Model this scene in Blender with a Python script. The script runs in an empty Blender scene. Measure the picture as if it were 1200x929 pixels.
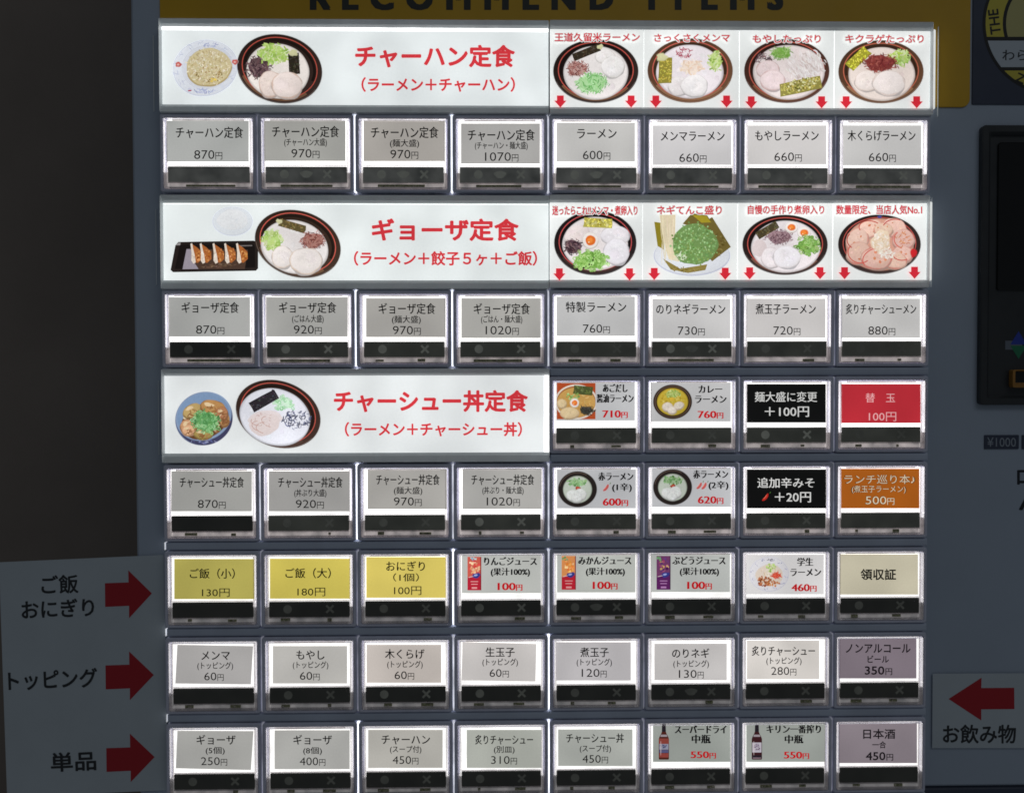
import bpy, math, random
import numpy as np
from mathutils import Euler, Vector

S = bpy.context.scene
COL = S.collection
rnd = random.Random(7)

# ------------------------------------------------------------------ camera
CAM_LOC = Vector((-0.0249, -0.40915, 0.01712))
CAM_ROT = Euler((math.pi / 2 - 0.02064, 0.00197, -0.01812), 'XYZ')
cd = bpy.data.cameras.new('camera')
cd.sensor_fit = 'HORIZONTAL'; cd.sensor_width = 36.0; cd.lens = 30.0
cd.clip_start = 0.01; cd.clip_end = 50.0
cam = bpy.data.objects.new('camera', cd); COL.objects.link(cam)
cam.location = CAM_LOC; cam.rotation_euler = CAM_ROT
S.camera = cam

# ------------------------------------------------------------------ light and exposure
w = bpy.data.worlds.new('World'); S.world = w; w.use_nodes = True
bg = w.node_tree.nodes['Background']
bg.inputs[0].default_value = (0.82, 0.92, 1.0, 1); bg.inputs[1].default_value = 0.072


def area(name, loc, target, size, watts, col):
    l = bpy.data.lights.new(name, 'AREA'); l.shape = 'RECTANGLE'
    l.size, l.size_y = size; l.energy = watts; l.color = col
    o = bpy.data.objects.new(name, l); COL.objects.link(o)
    o.location = loc
    o.rotation_euler = (Vector(target) - Vector(loc)).to_track_quat('-Z', 'Y').to_euler()
    return o


area('unseen_room_lamp', (0.75, -1.4, 1.5), (0, 0, 0), (1.3, 0.35), 2.6, (0.92, 0.97, 1.0))  # unseen lamp, set to the right so the cabinet shades the wall

S.view_settings.view_transform = 'Standard'; S.view_settings.look = 'None'
S.view_settings.exposure = 0.0; S.view_settings.gamma = 1.0
S.cycles.use_denoising = True
S.cycles.use_adaptive_sampling = False
S.cycles.max_bounces = 8
S.cycles.transparent_max_bounces = 40
S.cycles.filter_width = 1.65
S.cycles.sample_clamp_indirect = 4.0

# ------------------------------------------------------------------ measuring on the flat panel
R3 = np.array(CAM_ROT.to_matrix()); C3 = np.array(CAM_LOC)


def at(px, py, y=0.0):
    """photograph measurement -> (x, z) on the panel plane at depth y (metres)"""
    px = np.asarray(px, float); py = np.asarray(py, float)
    d = np.stack([(px - 600) / 1000.0, (464.5 - py) / 1000.0, -np.ones_like(px)], -1) @ R3.T
    t = (y - C3[1]) / d[..., 1]
    return C3[0] + d[..., 0] * t, C3[2] + d[..., 2] * t


def lin(c):
    return tuple(((v / 255.0) / 12.92 if v / 255.0 <= 0.04045 else ((v / 255.0 + 0.055) / 1.055) ** 2.4) for v in c)


# ------------------------------------------------------------------ materials
def newmat(name):
    m = bpy.data.materials.new(name); m.use_nodes = True
    nt = m.node_tree
    return m, nt, nt.nodes['Principled BSDF']


def N(nt, t, **k):
    n = nt.nodes.new(t)
    for a, b in k.items():
        setattr(n, a, b)
    return n


def noise(nt, scale, detail=3, rough=0.5):
    g = N(nt, 'ShaderNodeNewGeometry')
    n = N(nt, 'ShaderNodeTexNoise'); n.inputs['Scale'].default_value = scale
    n.inputs['Detail'].default_value = detail; n.inputs['Roughness'].default_value = rough
    nt.links.new(g.outputs['Position'], n.inputs['Vector'])
    return n.outputs[0]


def mapr(nt, src, a, b, lo=0.3, hi=0.7):
    m = N(nt, 'ShaderNodeMapRange')
    m.inputs[1].default_value = lo; m.inputs[2].default_value = hi
    m.inputs[3].default_value = a; m.inputs[4].default_value = b
    nt.links.new(src, m.inputs[0])
    return m.outputs[0]


def mul(nt, a, b):
    m = N(nt, 'ShaderNodeMath', operation='MULTIPLY')
    for i, s in enumerate((a, b)):
        if isinstance(s, (int, float)):
            m.inputs[i].default_value = s
        else:
            nt.links.new(s, m.inputs[i])
    return m.outputs[0]


def surf(name, col, rough=0.5, spec=0.5, vary=0.12, scale=40.0, bump=0.0, bscale=900.0, metal=0.0, coat=0.0):
    """painted / moulded surface: base colour with soft uneven wear and fine relief"""
    m, nt, b = newmat(name)
    mix = N(nt, 'ShaderNodeMix', data_type='RGBA')
    mix.inputs[6].default_value = tuple(c * (1 - vary) for c in col) + (1,)
    mix.inputs[7].default_value = tuple(min(1, c * (1 + vary)) for c in col) + (1,)
    nt.links.new(mapr(nt, noise(nt, scale, 5, 0.6), 0, 1), mix.inputs[0])
    nt.links.new(mix.outputs[2], b.inputs['Base Color'])
    nt.links.new(mapr(nt, noise(nt, scale * 2.3, 4), max(0.05, rough - 0.1), min(1, rough + 0.1)), b.inputs['Roughness'])
    b.inputs['Specular IOR Level'].default_value = spec
    b.inputs['Metallic'].default_value = metal
    b.inputs['Coat Weight'].default_value = coat
    if bump:
        bp = N(nt, 'ShaderNodeBump'); bp.inputs['Strength'].default_value = bump; bp.inputs['Distance'].default_value = 0.0002
        nt.links.new(noise(nt, bscale, 2), bp.inputs['Height'])
        nt.links.new(bp.outputs[0], b.inputs['Normal'])
    return m


def backlit(name, sample=True, gain=1.0, fibre=0.05):
    """printed translucent sheet; emission for backlight, its brightness put into the colour (attribute Col)"""
    m, nt, b = newmat(name)
    a = N(nt, 'ShaderNodeAttribute'); a.attribute_name = 'Col'
    if sample:
        nt.links.new(a.outputs['Color'], b.inputs['Base Color'])
    else:                                                        # ink glows in its own colour in place of backlight coming through
        b.inputs['Base Color'].default_value = (0.0, 0.0, 0.0, 1)
    nt.links.new(a.outputs['Color'], b.inputs['Emission Color'])
    e = mul(nt, mapr(nt, noise(nt, 38, 1), 0.88, 1.12), mapr(nt, noise(nt, 1400, 3, 0.7), 1 - fibre, 1 + fibre))
    nt.links.new(mul(nt, e, (0.93 if sample else 1.0) * gain), b.inputs['Emission Strength'])
    b.inputs['Roughness'].default_value = 0.38
    b.inputs['Specular IOR Level'].default_value = 0.3 if sample else 0.0
    if not sample:
        mx = N(nt, 'ShaderNodeMixShader'); tr = N(nt, 'ShaderNodeBsdfTransparent')
        nt.links.new(a.outputs['Alpha'], mx.inputs[0])           # ink coverage of the print
        nt.links.new(tr.outputs[0], mx.inputs[1]); nt.links.new(b.outputs[0], mx.inputs[2])
        nt.links.new(mx.outputs[0], nt.nodes['Material Output'].inputs[0])
    m.cycles.emission_sampling = 'AUTO' if sample else 'NONE'
    return m


def inked(name):
    m, nt, b = newmat(name)
    a = N(nt, 'ShaderNodeAttribute'); a.attribute_name = 'Col'
    nt.links.new(a.outputs['Color'], b.inputs['Base Color'])
    b.inputs['Roughness'].default_value = 0.6
    return m


def lamp(name, col, strength, uneven=0.15, scale=90, base=(0.8, 0.8, 0.8)):
    m, nt, b = newmat(name)
    b.inputs['Base Color'].default_value = (*base, 1)
    b.inputs['Emission Color'].default_value = (*col, 1)
    nt.links.new(mapr(nt, noise(nt, scale, 2), strength * (1 - uneven), strength * (1 + uneven)), b.inputs['Emission Strength'])
    b.inputs['Roughness'].default_value = 0.4
    return m


def clear(name, tint, rough, translucency, gloss=0.12):
    """clear or milky moulded plastic: passes light, scatters some of it, shines at the edges"""
    m, nt, b = newmat(name); nt.nodes.remove(b)
    out = nt.nodes['Material Output']
    tr = N(nt, 'ShaderNodeBsdfTransparent'); tr.inputs[0].default_value = (*tint, 1)
    tl = N(nt, 'ShaderNodeBsdfTranslucent'); tl.inputs[0].default_value = (*tint, 1)
    df = N(nt, 'ShaderNodeBsdfDiffuse'); df.inputs[0].default_value = (*tint, 1)
    gl = N(nt, 'ShaderNodeBsdfGlossy'); gl.inputs['Roughness'].default_value = rough
    m1 = N(nt, 'ShaderNodeMixShader'); m1.inputs[0].default_value = 0.5
    nt.links.new(tl.outputs[0], m1.inputs[1]); nt.links.new(df.outputs[0], m1.inputs[2])
    m2 = N(nt, 'ShaderNodeMixShader'); m2.inputs[0].default_value = translucency
    nt.links.new(tr.outputs[0], m2.inputs[1]); nt.links.new(m1.outputs[0], m2.inputs[2])
    lw = N(nt, 'ShaderNodeLayerWeight'); lw.inputs[0].default_value = gloss
    m3 = N(nt, 'ShaderNodeMixShader'); nt.links.new(lw.outputs['Fresnel'], m3.inputs[0])
    nt.links.new(m2.outputs[0], m3.inputs[1]); nt.links.new(gl.outputs[0], m3.inputs[2])
    nt.links.new(m3.outputs[0], out.inputs[0])
    return m


M = dict(
    cabinet=surf('cabinet_paint', (0.40, 0.46, 0.56), 0.5, 0.4, 0.05, 14, 0.25, 1500),
    housing=surf('housing_plastic', (0.62, 0.63, 0.76), 0.30, 0.5, 0.10, 60, 0.1, 1200),
    rail=surf('rail_plastic', (0.50, 0.55, 0.67), 0.38, 0.5, 0.10, 30, 0.15, 900),
    bannerrail=surf('banner_rail_plastic', (0.82, 0.86, 0.88), 0.25, 0.5, 0.08, 45, 0.1, 700),
    strip0=lamp('smoked_plastic_glow_upper', (0.95, 1.0, 0.88), 0.017, 0.3, 70, (0.05, 0.053, 0.046)),  # faint emission stands in for light leaking through the smoked plastic
    strip2=lamp('smoked_plastic_scuffed_sheen', (0.97, 1.0, 0.95), 0.030, 0.5, 110, (0.10, 0.105, 0.10)),  # scuffs plus reflections, both put in as emission and a lighter base
    strip1=lamp('smoked_plastic_glow_lower', (1.0, 1.0, 0.9), 0.004, 0.3, 70, (0.04, 0.041, 0.037)),  # same emitted leak glow, weaker
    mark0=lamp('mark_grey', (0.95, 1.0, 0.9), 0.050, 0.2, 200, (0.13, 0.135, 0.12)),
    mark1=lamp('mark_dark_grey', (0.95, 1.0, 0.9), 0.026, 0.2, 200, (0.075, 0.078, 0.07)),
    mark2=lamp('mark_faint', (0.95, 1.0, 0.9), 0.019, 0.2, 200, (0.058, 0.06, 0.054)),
    board=surf('circuit_board', (0.30, 0.30, 0.17), 0.5, 0.5, 0.8, 900),
    solder=surf('solder', (0.6, 0.55, 0.45), 0.3, 0.5, 0.2, 300, metal=0.6),
    clip=lamp('clip_plastic_glow', (1.0, 0.92, 0.90), 0.42, 0.3, 150),  # emission stands in for backlight passing through the clip
    yellow=surf('yellow_vinyl', (0.62, 0.36, 0.02), 0.45, 0.4, 0.06, 25, 0.1),
    navy=surf('navy_vinyl', (0.045, 0.055, 0.09), 0.45, 0.4, 0.1, 25, 0.1),
    black=surf('black_plastic', (0.03, 0.032, 0.036), 0.4, 0.5, 0.15, 40, 0.1),
    glass=surf('dark_glass', (0.004, 0.004, 0.005), 0.12, 0.5, 0.1, 40),
    paper=surf('white_paper', (0.52, 0.57, 0.62), 0.75, 0.2, 0.04, 30, 0.2, 2500),
    wall=surf('brown_wall', (0.235, 0.195, 0.170), 0.6, 0.3, 0.12, 6, 0.4, 600),
    diffuser=lamp('diffuser_lit', (1.0, 0.985, 0.97), 1.45),
    diffuser1=lamp('diffuser_lit_lower', (1.0, 0.985, 0.965), 1.0),
    guide0=lamp('light_guide_upper', (1.0, 0.88, 0.86), 0.24, 0.5, 160),
    guide1=lamp('light_guide_lower', (1.0, 0.93, 0.92), 0.09, 0.5, 160),
    seam0=lamp('seam_bright', (0.95, 0.97, 1.0), 1.3, 0.3),
    seam1=lamp('seam_medium', (0.93, 0.95, 1.0), 0.50, 0.4),
    seam2=lamp('seam_dim', (0.85, 0.86, 1.0), 0.13, 0.5),
    margin=lamp('banner_margin', (0.97, 1.0, 0.96), 0.70, 0.1),
    lit_end=lamp('banner_lit_end', (0.97, 1.0, 0.96), 0.60, 0.1),
    rim=clear('clear_rim', (0.88, 0.86, 0.875), 0.12, 0.42, 0.25),
    sheet=backlit('backlit_sheet', True),
    ink=backlit('backlit_print', False, 1.0, 0.10),
    photo=backlit('backlit_picture', False, 1.0, 0.08),
    flatink=inked('paper_ink'),
)


# ------------------------------------------------------------------ mesh helpers
def link(name, me, mat, parent=None, loc=None):
    if mat is not None and not me.materials:
        me.materials.append(M[mat] if isinstance(mat, str) else mat)
    o = bpy.data.objects.new(name, me); COL.objects.link(o)
    if parent is not None:
        o.parent = parent
    if loc is not None:
        o.location = loc
    return o


def mesh(name, v, f):
    me = bpy.data.meshes.new(name); me.from_pydata([tuple(map(float, p)) for p in v], [], f); me.update()
    return me


def empty(name, loc=(0, 0, 0), parent=None):
    o = bpy.data.objects.new(name, None); o.empty_display_size = 0.02
    COL.objects.link(o); o.location = loc
    if parent is not None:
        o.parent = parent
    return o


def loop(x0, z0, x1, z1, y, r=0.0, n=4):
    """rounded rectangle, counter-clockwise seen from the camera"""
    pts = []
    for cx, cz, a0 in ((x1 - r, z1 - r, 0), (x0 + r, z1 - r, 90), (x0 + r, z0 + r, 180), (x1 - r, z0 + r, 270)):
        for i in range(n + 1):
            a = math.radians(a0 + 90.0 * i / n)
            pts.append((cx + r * math.cos(a), y, cz + r * math.sin(a)))
    return pts


def loft(name, loops, cap0=False, cap1=False):
    v, f = [], []
    n = len(loops[0])
    for L in loops:
        v += L
    for k in range(len(loops) - 1):
        for i in range(n):
            j = (i + 1) % n
            f.append((k * n + i, k * n + j, (k + 1) * n + j, (k + 1) * n + i))
    if cap0:
        f.append(tuple(range(n))[::-1])
    if cap1:
        f.append(tuple(range((len(loops) - 1) * n, len(loops) * n)))
    return mesh(name, v, f)


def slab(name, x0, z0, x1, z1, yf, yb, r=0.0003, b=0.0002, n=3):
    """plate with rounded corners and a softened front edge, front at yf"""
    return loft(name, [loop(x0, z0, x1, z1, yb, r, n), loop(x0, z0, x1, z1, yf + b, r, n),
                       loop(x0 + b, z0 + b, x1 - b, z1 - b, yf, max(r - b, 1e-5), n)], True, True)


def merge(name, meshes):
    v, f = [], []
    for me in meshes:
        o = len(v)
        v += [tuple(p.co) for p in me.vertices]
        f += [tuple(i + o for i in p.vertices) for p in me.polygons]
        bpy.data.meshes.remove(me)
    return mesh(name, v, f)


def set_col(me, col):
    a = me.color_attributes.new('Col', 'FLOAT_COLOR', 'POINT')
    if isinstance(col, np.ndarray):
        a.data.foreach_set('color', col.astype('f').ravel())
    else:
        a.data.foreach_set('color', np.tile(np.array([*col, 1.0], 'f'), len(me.vertices)))


_glyphs = {}


def glyphs(s, offset, spacing=1.0):
    key = (s, offset, spacing)
    if key not in _glyphs:
        c = bpy.data.curves.new('t', 'FONT'); c.body = s; c.size = 1; c.offset = offset
        c.resolution_u = 3; c.space_character = spacing
        o = bpy.data.objects.new('t', c)
        me = bpy.data.meshes.new_from_object(o)
        v = np.array([p.co[:2] for p in me.vertices]); f = [tuple(p.vertices) for p in me.polygons]
        bpy.data.objects.remove(o); bpy.data.curves.remove(c); bpy.data.meshes.remove(me)
        _glyphs[key] = (v, f)
    return _glyphs[key]


class Print:
    """flat print on a sheet: layers of ink, each a hair above the one before"""

    def __init__(self, y, step=4e-6):
        self.y = y; self.step = step; self.k = 0; self.hold = None
        self.v, self.f, self.c = [], [], []
        self.n = 0

    def add(self, px, py, faces, col, lift=True, rgba=None, alpha=1.0):
        if self.hold is not None:              # loose pieces of one heap share a few levels
            self.k = self.hold + 1 + int(rnd.random() * 9)
        elif lift:
            self.k += 1
        x, z = at(px, py, self.y)
        y = np.full_like(x, self.y - self.k * self.step)
        self.v.append(np.stack([x, y, z], -1))
        self.f += [tuple(i + self.n for i in q) for q in faces]
        self.c.append(np.tile(np.array([*lin(col), alpha]), (len(x), 1)) if rgba is None else rgba)
        self.n += len(x)

    def poly(self, pts, col):
        p = np.array(pts, float)
        # seen from the camera the order must be counter-clockwise (image y points down)
        a = np.sum(p[:, 0] * np.roll(p[:, 1], -1) - np.roll(p[:, 0], -1) * p[:, 1])
        if a > 0:
            p = p[::-1]
        self.add(p[:, 0], p[:, 1], [tuple(range(len(p)))], col)

    def ell(self, cx, cy, rx, ry, col, rot=0.0, wob=0.0, n=36, a0=0, a1=360, soft=None, lit=0.05):
        """inked oval: a fan with a soft printed edge and the picture's own shading"""
        soft = (0.9 if min(rx, ry) > 5 else 0.35 * min(rx, ry)) if soft is None else soft
        t = np.radians(np.linspace(0, 360, n, endpoint=False))
        ph = rnd.random() * 6
        k = 1 + wob * (np.sin(3 * t + ph) * 0.6 + np.sin(5 * t + 2 * ph) * 0.4 + np.sin(9 * t + ph) * 0.3)
        r = math.radians(-rot)

        def rim(d):
            x, y = (rx + d) * k * np.cos(t), (ry + d) * k * np.sin(t)
            return cx + x * math.cos(r) - y * math.sin(r), cy + x * math.sin(r) + y * math.cos(r)
        ix, iy = rim(-soft * .5); ox, oy = rim(soft * .5)
        px = np.concatenate([[cx], ix, ox]); py = np.concatenate([[cy], iy, oy])
        f = []
        for i in range(n):
            j = (i + 1) % n
            f += [(0, 1 + j, 1 + i), (1 + i, 1 + j, 1 + n + j, 1 + n + i)]
        base = np.array(lin(col)); sh = 1 + lit * np.cos(t + 2.2) - lit * .4
        c = np.concatenate([[base * (1 + lit * .6)], base * sh[:, None], base * sh[:, None]])
        al = np.concatenate([[1.0], np.ones(n), np.zeros(n) if soft > 0 else np.ones(n)])
        self.add(px, py, f, col, rgba=np.concatenate([c, al[:, None]], 1))

    def ring(self, cx, cy, rx, ry, wd, col, rot=0.0, a0=0, a1=360, n=48):
        t = np.radians(np.linspace(a0, a1, n)); r = math.radians(-rot)

        def e(ax, ay):
            x, y = ax * np.cos(t), ay * np.sin(t)
            return cx + x * math.cos(r) - y * math.sin(r), cy + x * math.sin(r) + y * math.cos(r)
        ox, oy = e(rx, ry); ix, iy = e(rx - wd, ry - wd)
        f = [(i, i + 1, n + i + 1, n + i)[::-1] for i in range(n - 1)]
        self.add(np.concatenate([ox, ix]), np.concatenate([oy, iy]), f, col)

    def rect(self, cx, cy, wd, h, col, rot=0.0, wob=0.0):
        r = math.radians(-rot); p = []
        for sx, sy in ((-1, -1), (0, -1), (1, -1), (1, 0), (1, 1), (0, 1), (-1, 1), (-1, 0)):
            x = sx * wd / 2 * (1 + rnd.uniform(-wob, wob)); y = sy * h / 2 * (1 + rnd.uniform(-wob, wob))
            p.append((cx + x * math.cos(r) - y * math.sin(r), cy + x * math.sin(r) + y * math.cos(r)))
        self.poly(p, col)

    def strand(self, x, y, ln, wd, ang, bend, col):
        n = 5; s = np.linspace(-0.5, 0.5, n)
        a = ang + bend * s
        dx = np.cumsum(np.cos(a)) * ln / n; dy = np.cumsum(np.sin(a)) * ln / n
        dx -= dx.mean(); dy -= dy.mean()
        ww = wd * (1 - 0.6 * (2 * s) ** 4) / 2
        nx, ny = -np.sin(a) * ww, np.cos(a) * ww
        f = [(i, i + 1, n + i + 1, n + i) for i in range(n - 1)]
        self.add(np.concatenate([x + dx + nx, x + dx - nx]), np.concatenate([y + dy + ny, y + dy - ny]), f, col, alpha=0.82)

    def jit(self, col, d):
        k = rnd.uniform(-d, d)
        return tuple(max(0, min(255, c + k + rnd.uniform(-d, d) * 0.3)) for c in col)

    def scatter(self, cx, cy, rx, ry, n, kind, cols, size, d=18, rot=0.0, ang=None):
        r = math.radians(-rot)
        self.hold = self.k
        for _ in range(n):
            q = math.sqrt(rnd.random()) * (1.08 if rnd.random() < 0.2 else 0.95); t = rnd.random() * 6.283
            x, y = rx * q * math.cos(t), ry * q * math.sin(t)
            x, y = cx + x * math.cos(r) - y * math.sin(r), cy + x * math.sin(r) + y * math.cos(r)
            c = self.jit(rnd.choice(cols), d); s = size * rnd.uniform(0.6, 1.3)
            if kind == 'strand':
                a = rnd.random() * 6.28 if ang is None else ang + rnd.uniform(-0.5, 0.5)
                self.strand(x, y, s * 4.2, s * 0.75, a, rnd.uniform(-2.4, 2.4), c)
            elif kind == 'ring':
                self.ring(x, y, s, s * rnd.uniform(0.5, 0.95), s * 0.45, c, rnd.random() * 180, n=9)
            elif kind == 'chip':
                self.rect(x, y, s * 2.2, s * 0.9, c, rnd.random() * 180, 0.3)
            else:
                self.ell(x, y, s, s * rnd.uniform(0.6, 1), c, rnd.random() * 180, 0.1, 7)
        self.k = self.hold + 10; self.hold = None

    # --- lettering: ink between x0 and x1, em square centred on yc
    def text(self, s, x0, x1, yc, em, col, wt=0.0, serif=False, outline=None, rot=0.0, spacing=1.0, mid=0.37, thin=0.0, square=False):
        if outline:
            self.text(s, x0 - 1.1, x1 + 1.1, yc, em, outline[0], outline[1], False, None, rot, spacing, mid)
        v, f = glyphs(s, thin if thin else (-0.003 if serif else 0.0), spacing)
        a, b = v[:, 0].min(), v[:, 0].max()
        if serif:
            wt = 0.0
        k = (x1 - x0 - 2 * wt * em) / (b - a)
        px = x0 + wt * em + (v[:, 0] - a) * k; py = yc - (v[:, 1] - mid) * em
        if rot:
            cx, cy = (x0 + x1) / 2, yc; r = math.radians(-rot)
            dx, dy = px - cx, py - cy
            px, py = cx + dx * math.cos(r) - dy * math.sin(r), cy + dx * math.sin(r) + dy * math.cos(r)
        if serif:
            sh = ((-0.048, 0), (-0.016, 0.006), (0.016, -0.006), (0.048, 0))
        elif wt < 0.003:
            sh = ((0, 0),)
        elif wt < 0.015:
            sh = ((-wt, -wt * .5), (wt, wt * .5))
        else:
            m_ = 8 if wt < 0.06 else 14
            sh = [(wt * math.cos(6.2832 * i / m_), wt * math.sin(6.2832 * i / m_)) for i in range(m_)]
            if wt > 0.06:
                sh += [(wt * .5 * math.cos(6.2832 * i / 8), wt * .5 * math.sin(6.2832 * i / 8)) for i in range(8)]
        if square:
            sh = [(wt * i, wt * .6 * j) for i in (-1, 0, 1) for j in (-1, 1)]
        for sx, sy in sh:
            self.add(px + sx * em, py + sy * em, f, col)

    def price(self, num, x0, x1, yc, cap, col, wide=False, serif=False, wt=0.0):
        """figures with a smaller yen character after them, sharing one baseline"""
        if wide:
            self.text(num + '円', x0, x1, yc, cap / 0.72, col, wt, mid=0.35)
            return
        nd = len(num)
        wy = (x1 - x0) * (0.86 / (0.86 + nd * 0.80))
        xm = x1 - wy
        self.text(num, x0, xm - 0.6, yc, cap / 0.70, col, wt, serif, mid=0.345, thin=0.0 if serif or wt > .01 else -0.003)
        base = yc + 0.345 * cap / 0.70
        emy = cap * 0.98
        self.text('円', xm + 0.6, x1, base - 0.345 * emy, emy, col, wt * 0.6, serif, mid=0.345)

    def arrow(self, pts, col):
        self.poly(pts, col)

    def build(self, name, mat, parent, origin=(0, 0, 0)):
        v = np.concatenate(self.v) - np.array(origin)
        me = bpy.data.meshes.new(name); me.from_pydata(v.tolist(), [], self.f); me.update()
        set_col(me, np.concatenate(self.c))
        return link(name, me, mat, parent)


# ------------------------------------------------------------------ wall and cabinet
PITCH, ROWP = 0.046, 0.04147
mm = 0.001


def gx(c): return c * PITCH - 0.161
def gz(r): return -(r - 3) * ROWP


wall = link('wall', slab('wall', -0.9, -0.8, 0.9, 0.9, 0.26, 0.30, 0.001, 0.0005), 'wall')
wall['kind'] = 'structure'
# faint vertical board joints of the wall, left of the machine
for x in (-0.578, -0.4245, -0.271):
    link('wall_board', slab('wall_board', x + 0.0015, -0.79, x + 0.1535, 0.89, 0.2575, 0.2599, 0.0005, 0.0012), 'wall', wall)

YF = 0.0045                                    # front sheet of the cabinet
xl, _ = at(157, 400, YF); _, zb = at(1150, 921, YF)
xl, zb = float(xl), float(zb)
machine = empty('ticket_machine', (0.10, 0.12, -0.78))
machine['label'] = 'grey-blue meal ticket vending machine with rows of backlit ramen menu buttons'
machine['category'] = 'vending machine'
MO = np.array(machine.location)


def part(name, me, mat, label=None):
    o = link(name, me, mat, machine)
    o.location = -machine.location
    if label:
        o['label'] = label
    return o


part('cabinet', slab('cabinet', xl, zb, 0.46, 0.46, YF, 0.24, 0.002, 0.0012), 'cabinet')
part('lower_cabinet', slab('lower_cabinet', xl, -0.78, 0.46, zb - 0.0006, YF + 0.0015, 0.24, 0.002, 0.0015), 'navy')

# header vinyl and emblem plate on the cabinet
x0, z0 = at(188, 122, YF - 0.001); x1, _ = at(1137, 122, YF - 0.001); _, zt = at(600, -60, YF)
header = part('header_panel', slab('header_panel', float(x0), float(z0), float(x1), float(zt), YF - 0.0008, YF - 1e-5, 0.004, 0.0002, 6), 'yellow',
              'mustard yellow header panel reading recommend items')
p = Print(YF - 0.00085)
p.text('RECOMMEND ITEMS', 363, 918, -3.5, 29 / 0.70, (48, 50, 47), 0.05, spacing=1.75, mid=0.345, square=True)
o = p.build('header_lettering', 'flatink', header)
xe, ze = at(1138, 123, YF)
xf, _ = at(1330, 60, YF)
plate = part('emblem_plate', slab('emblem_plate', float(xe) + 0.0002, float(ze), float(xf), float(zt), YF - 0.0006, YF - 1e-5, 0.0005, 0.0002), 'navy',
             'dark navy plate with round yellow and white emblem')
p = Print(YF - 0.00068, 4e-6)
cx, cy, RR = 1235, 28, 80


def seg(y0, y1, R, col, xr=None):
    pts = []
    for t in np.linspace(y0, y1, 14):
        pts.append((cx - math.sqrt(max(0, R * R - (t - cy) ** 2)), t))
    for t in np.linspace(y1, y0, 14):
        pts.append((cx + math.sqrt(max(0, R * R - (t - cy) ** 2)), t))
    p.poly(pts, col)


YEL = (205, 190, 70)
p.ell(cx, cy, 83.5, 83.5, (24, 24, 26), n=72, soft=0, lit=0)
seg(-51, 43.5, RR, YEL)
seg(-51, 43.5, 60, (24, 24, 26))
seg(-32, 43.5, 56, (188, 180, 120))
seg(48, 79, RR, (188, 196, 206))
seg(83, 107.9, RR, YEL)
p.text('THE', 1150.5, 1180, 26, 17, (30, 30, 28), 0.02, rot=97, mid=0.345)
p.text('わら', 1174.5, 1203.5, 65, 14.5, (40, 44, 52), 0.01)
p.text('Z', 1190.5, 1201.5, 92, 15, (40, 38, 26), 0.02, rot=-24, mid=0.345)
p.build('emblem', 'flatink', plate)

# bill acceptor at the machine's right
yb = YF - 0.0030
xa, za = at(1148.5, 474.5, yb); xb, zc = at(1330, 147, yb)
bill = part('bill_acceptor', loft('bill_acceptor', [
    loop(float(xa), float(za), float(xb), float(zc), YF + 0.001, 0.002),
    loop(float(xa), float(za), float(xb), float(zc), yb + 0.0005, 0.002),
    loop(float(xa) + .0005, float(za) + .0005, float(xb) - .0005, float(zc) - .0005, yb, 0.0016),
    loop(float(xa) + .0032, float(za) + .0032, float(xb) - .0032, float(zc) - .0032, yb, 0.001),
    loop(float(xa) + .0052, float(za) + .0046, float(xb) - .0052, float(zc) - .0050, yb + 0.0022, 0.001)], False, True), 'black',
    'black banknote slot panel with dark window')
xa2, za2 = at(1168, 340, yb + 0.002); xb2, zc2 = at(1310, 168, yb + 0.002)
link('dark_window', slab('dark_window', float(xa2), float(za2), float(xb2), float(zc2), yb + 0.0010, yb + 0.0021, 0.001, 0.0004), 'glass', bill)
p = Print(yb + 0.0021, 4e-6)
p.rect(1188, 404.5, 20, 10.5, (105, 112, 125))
p.poly([(1184, 403.6), (1193.6, 388), (1203.2, 403.6)], (38, 62, 165))
p.poly([(1184, 405), (1203.2, 405), (1193.6, 420.5)], (30, 120, 82))
p.build('direction_mark', 'flatink', bill)
xs0, zs0 = at(1182.5, 454, yb + .002); xs1, zs1 = at(1290, 433, yb + .002)
xs0, zs0, xs1, zs1 = map(float, (xs0, zs0, xs1, zs1))
M['orange'] = surf('orange_plastic', (0.34, 0.16, 0.03), 0.35, 0.5, 0.15, 60)
link('bill_slot', loft('bill_slot', [loop(xs0, zs0, xs1, zs1, yb + 0.0022, 0.001), loop(xs0, zs0, xs1, zs1, yb - 0.001, 0.001),
     loop(xs0 + .0012, zs0 + .0014, xs1 - .0012, zs1 - .0005, yb - 0.001, 0.0006), loop(xs0 + .002, zs0 + .0026, xs1 - .002, zs1 - .001, yb + 0.002, 0.0005)], False, False), 'orange', bill)
link('slot_mouth', slab('slot_mouth', xs0 + .0018, zs0 + .0020, xs1 - .0018, zs1 - .0008, yb + 0.0014, yb + 0.0021, 0.0004, 0.0002), 'glass', bill)

for i, (x0, x1, s) in enumerate(((1153, 1193.5, '¥1000'), (1197, 1238, ''))):
    a, b = at(x0, 526, YF); c, d = at(x1, 509.5, YF)
    t = part('banknote_tag', slab('banknote_tag', float(a), float(b), float(c), float(d), YF - 0.0005, YF - 1e-5, 0.0003, 0.0001), 'navy',
             'small dark tag printed with a banknote value')
    if not s:
        continue
    q = Print(YF - 0.00055)
    q.text(s, x0 + 4, x1 - 3, 518, 15, (150, 158, 170), 0.0, mid=0.345)
    q.build('tag_lettering', 'flatink', t)
q = Print(YF - 0.00006)
q.text('口', 1192, 1210, 558.5, 20, (30, 34, 42), 0.035)
q.text('A', 1194, 1214, 589, 22, (30, 34, 42), 0.045, mid=0.345)
o = q.build('panel_lettering', 'flatink', machine); o.location = -machine.location

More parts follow.
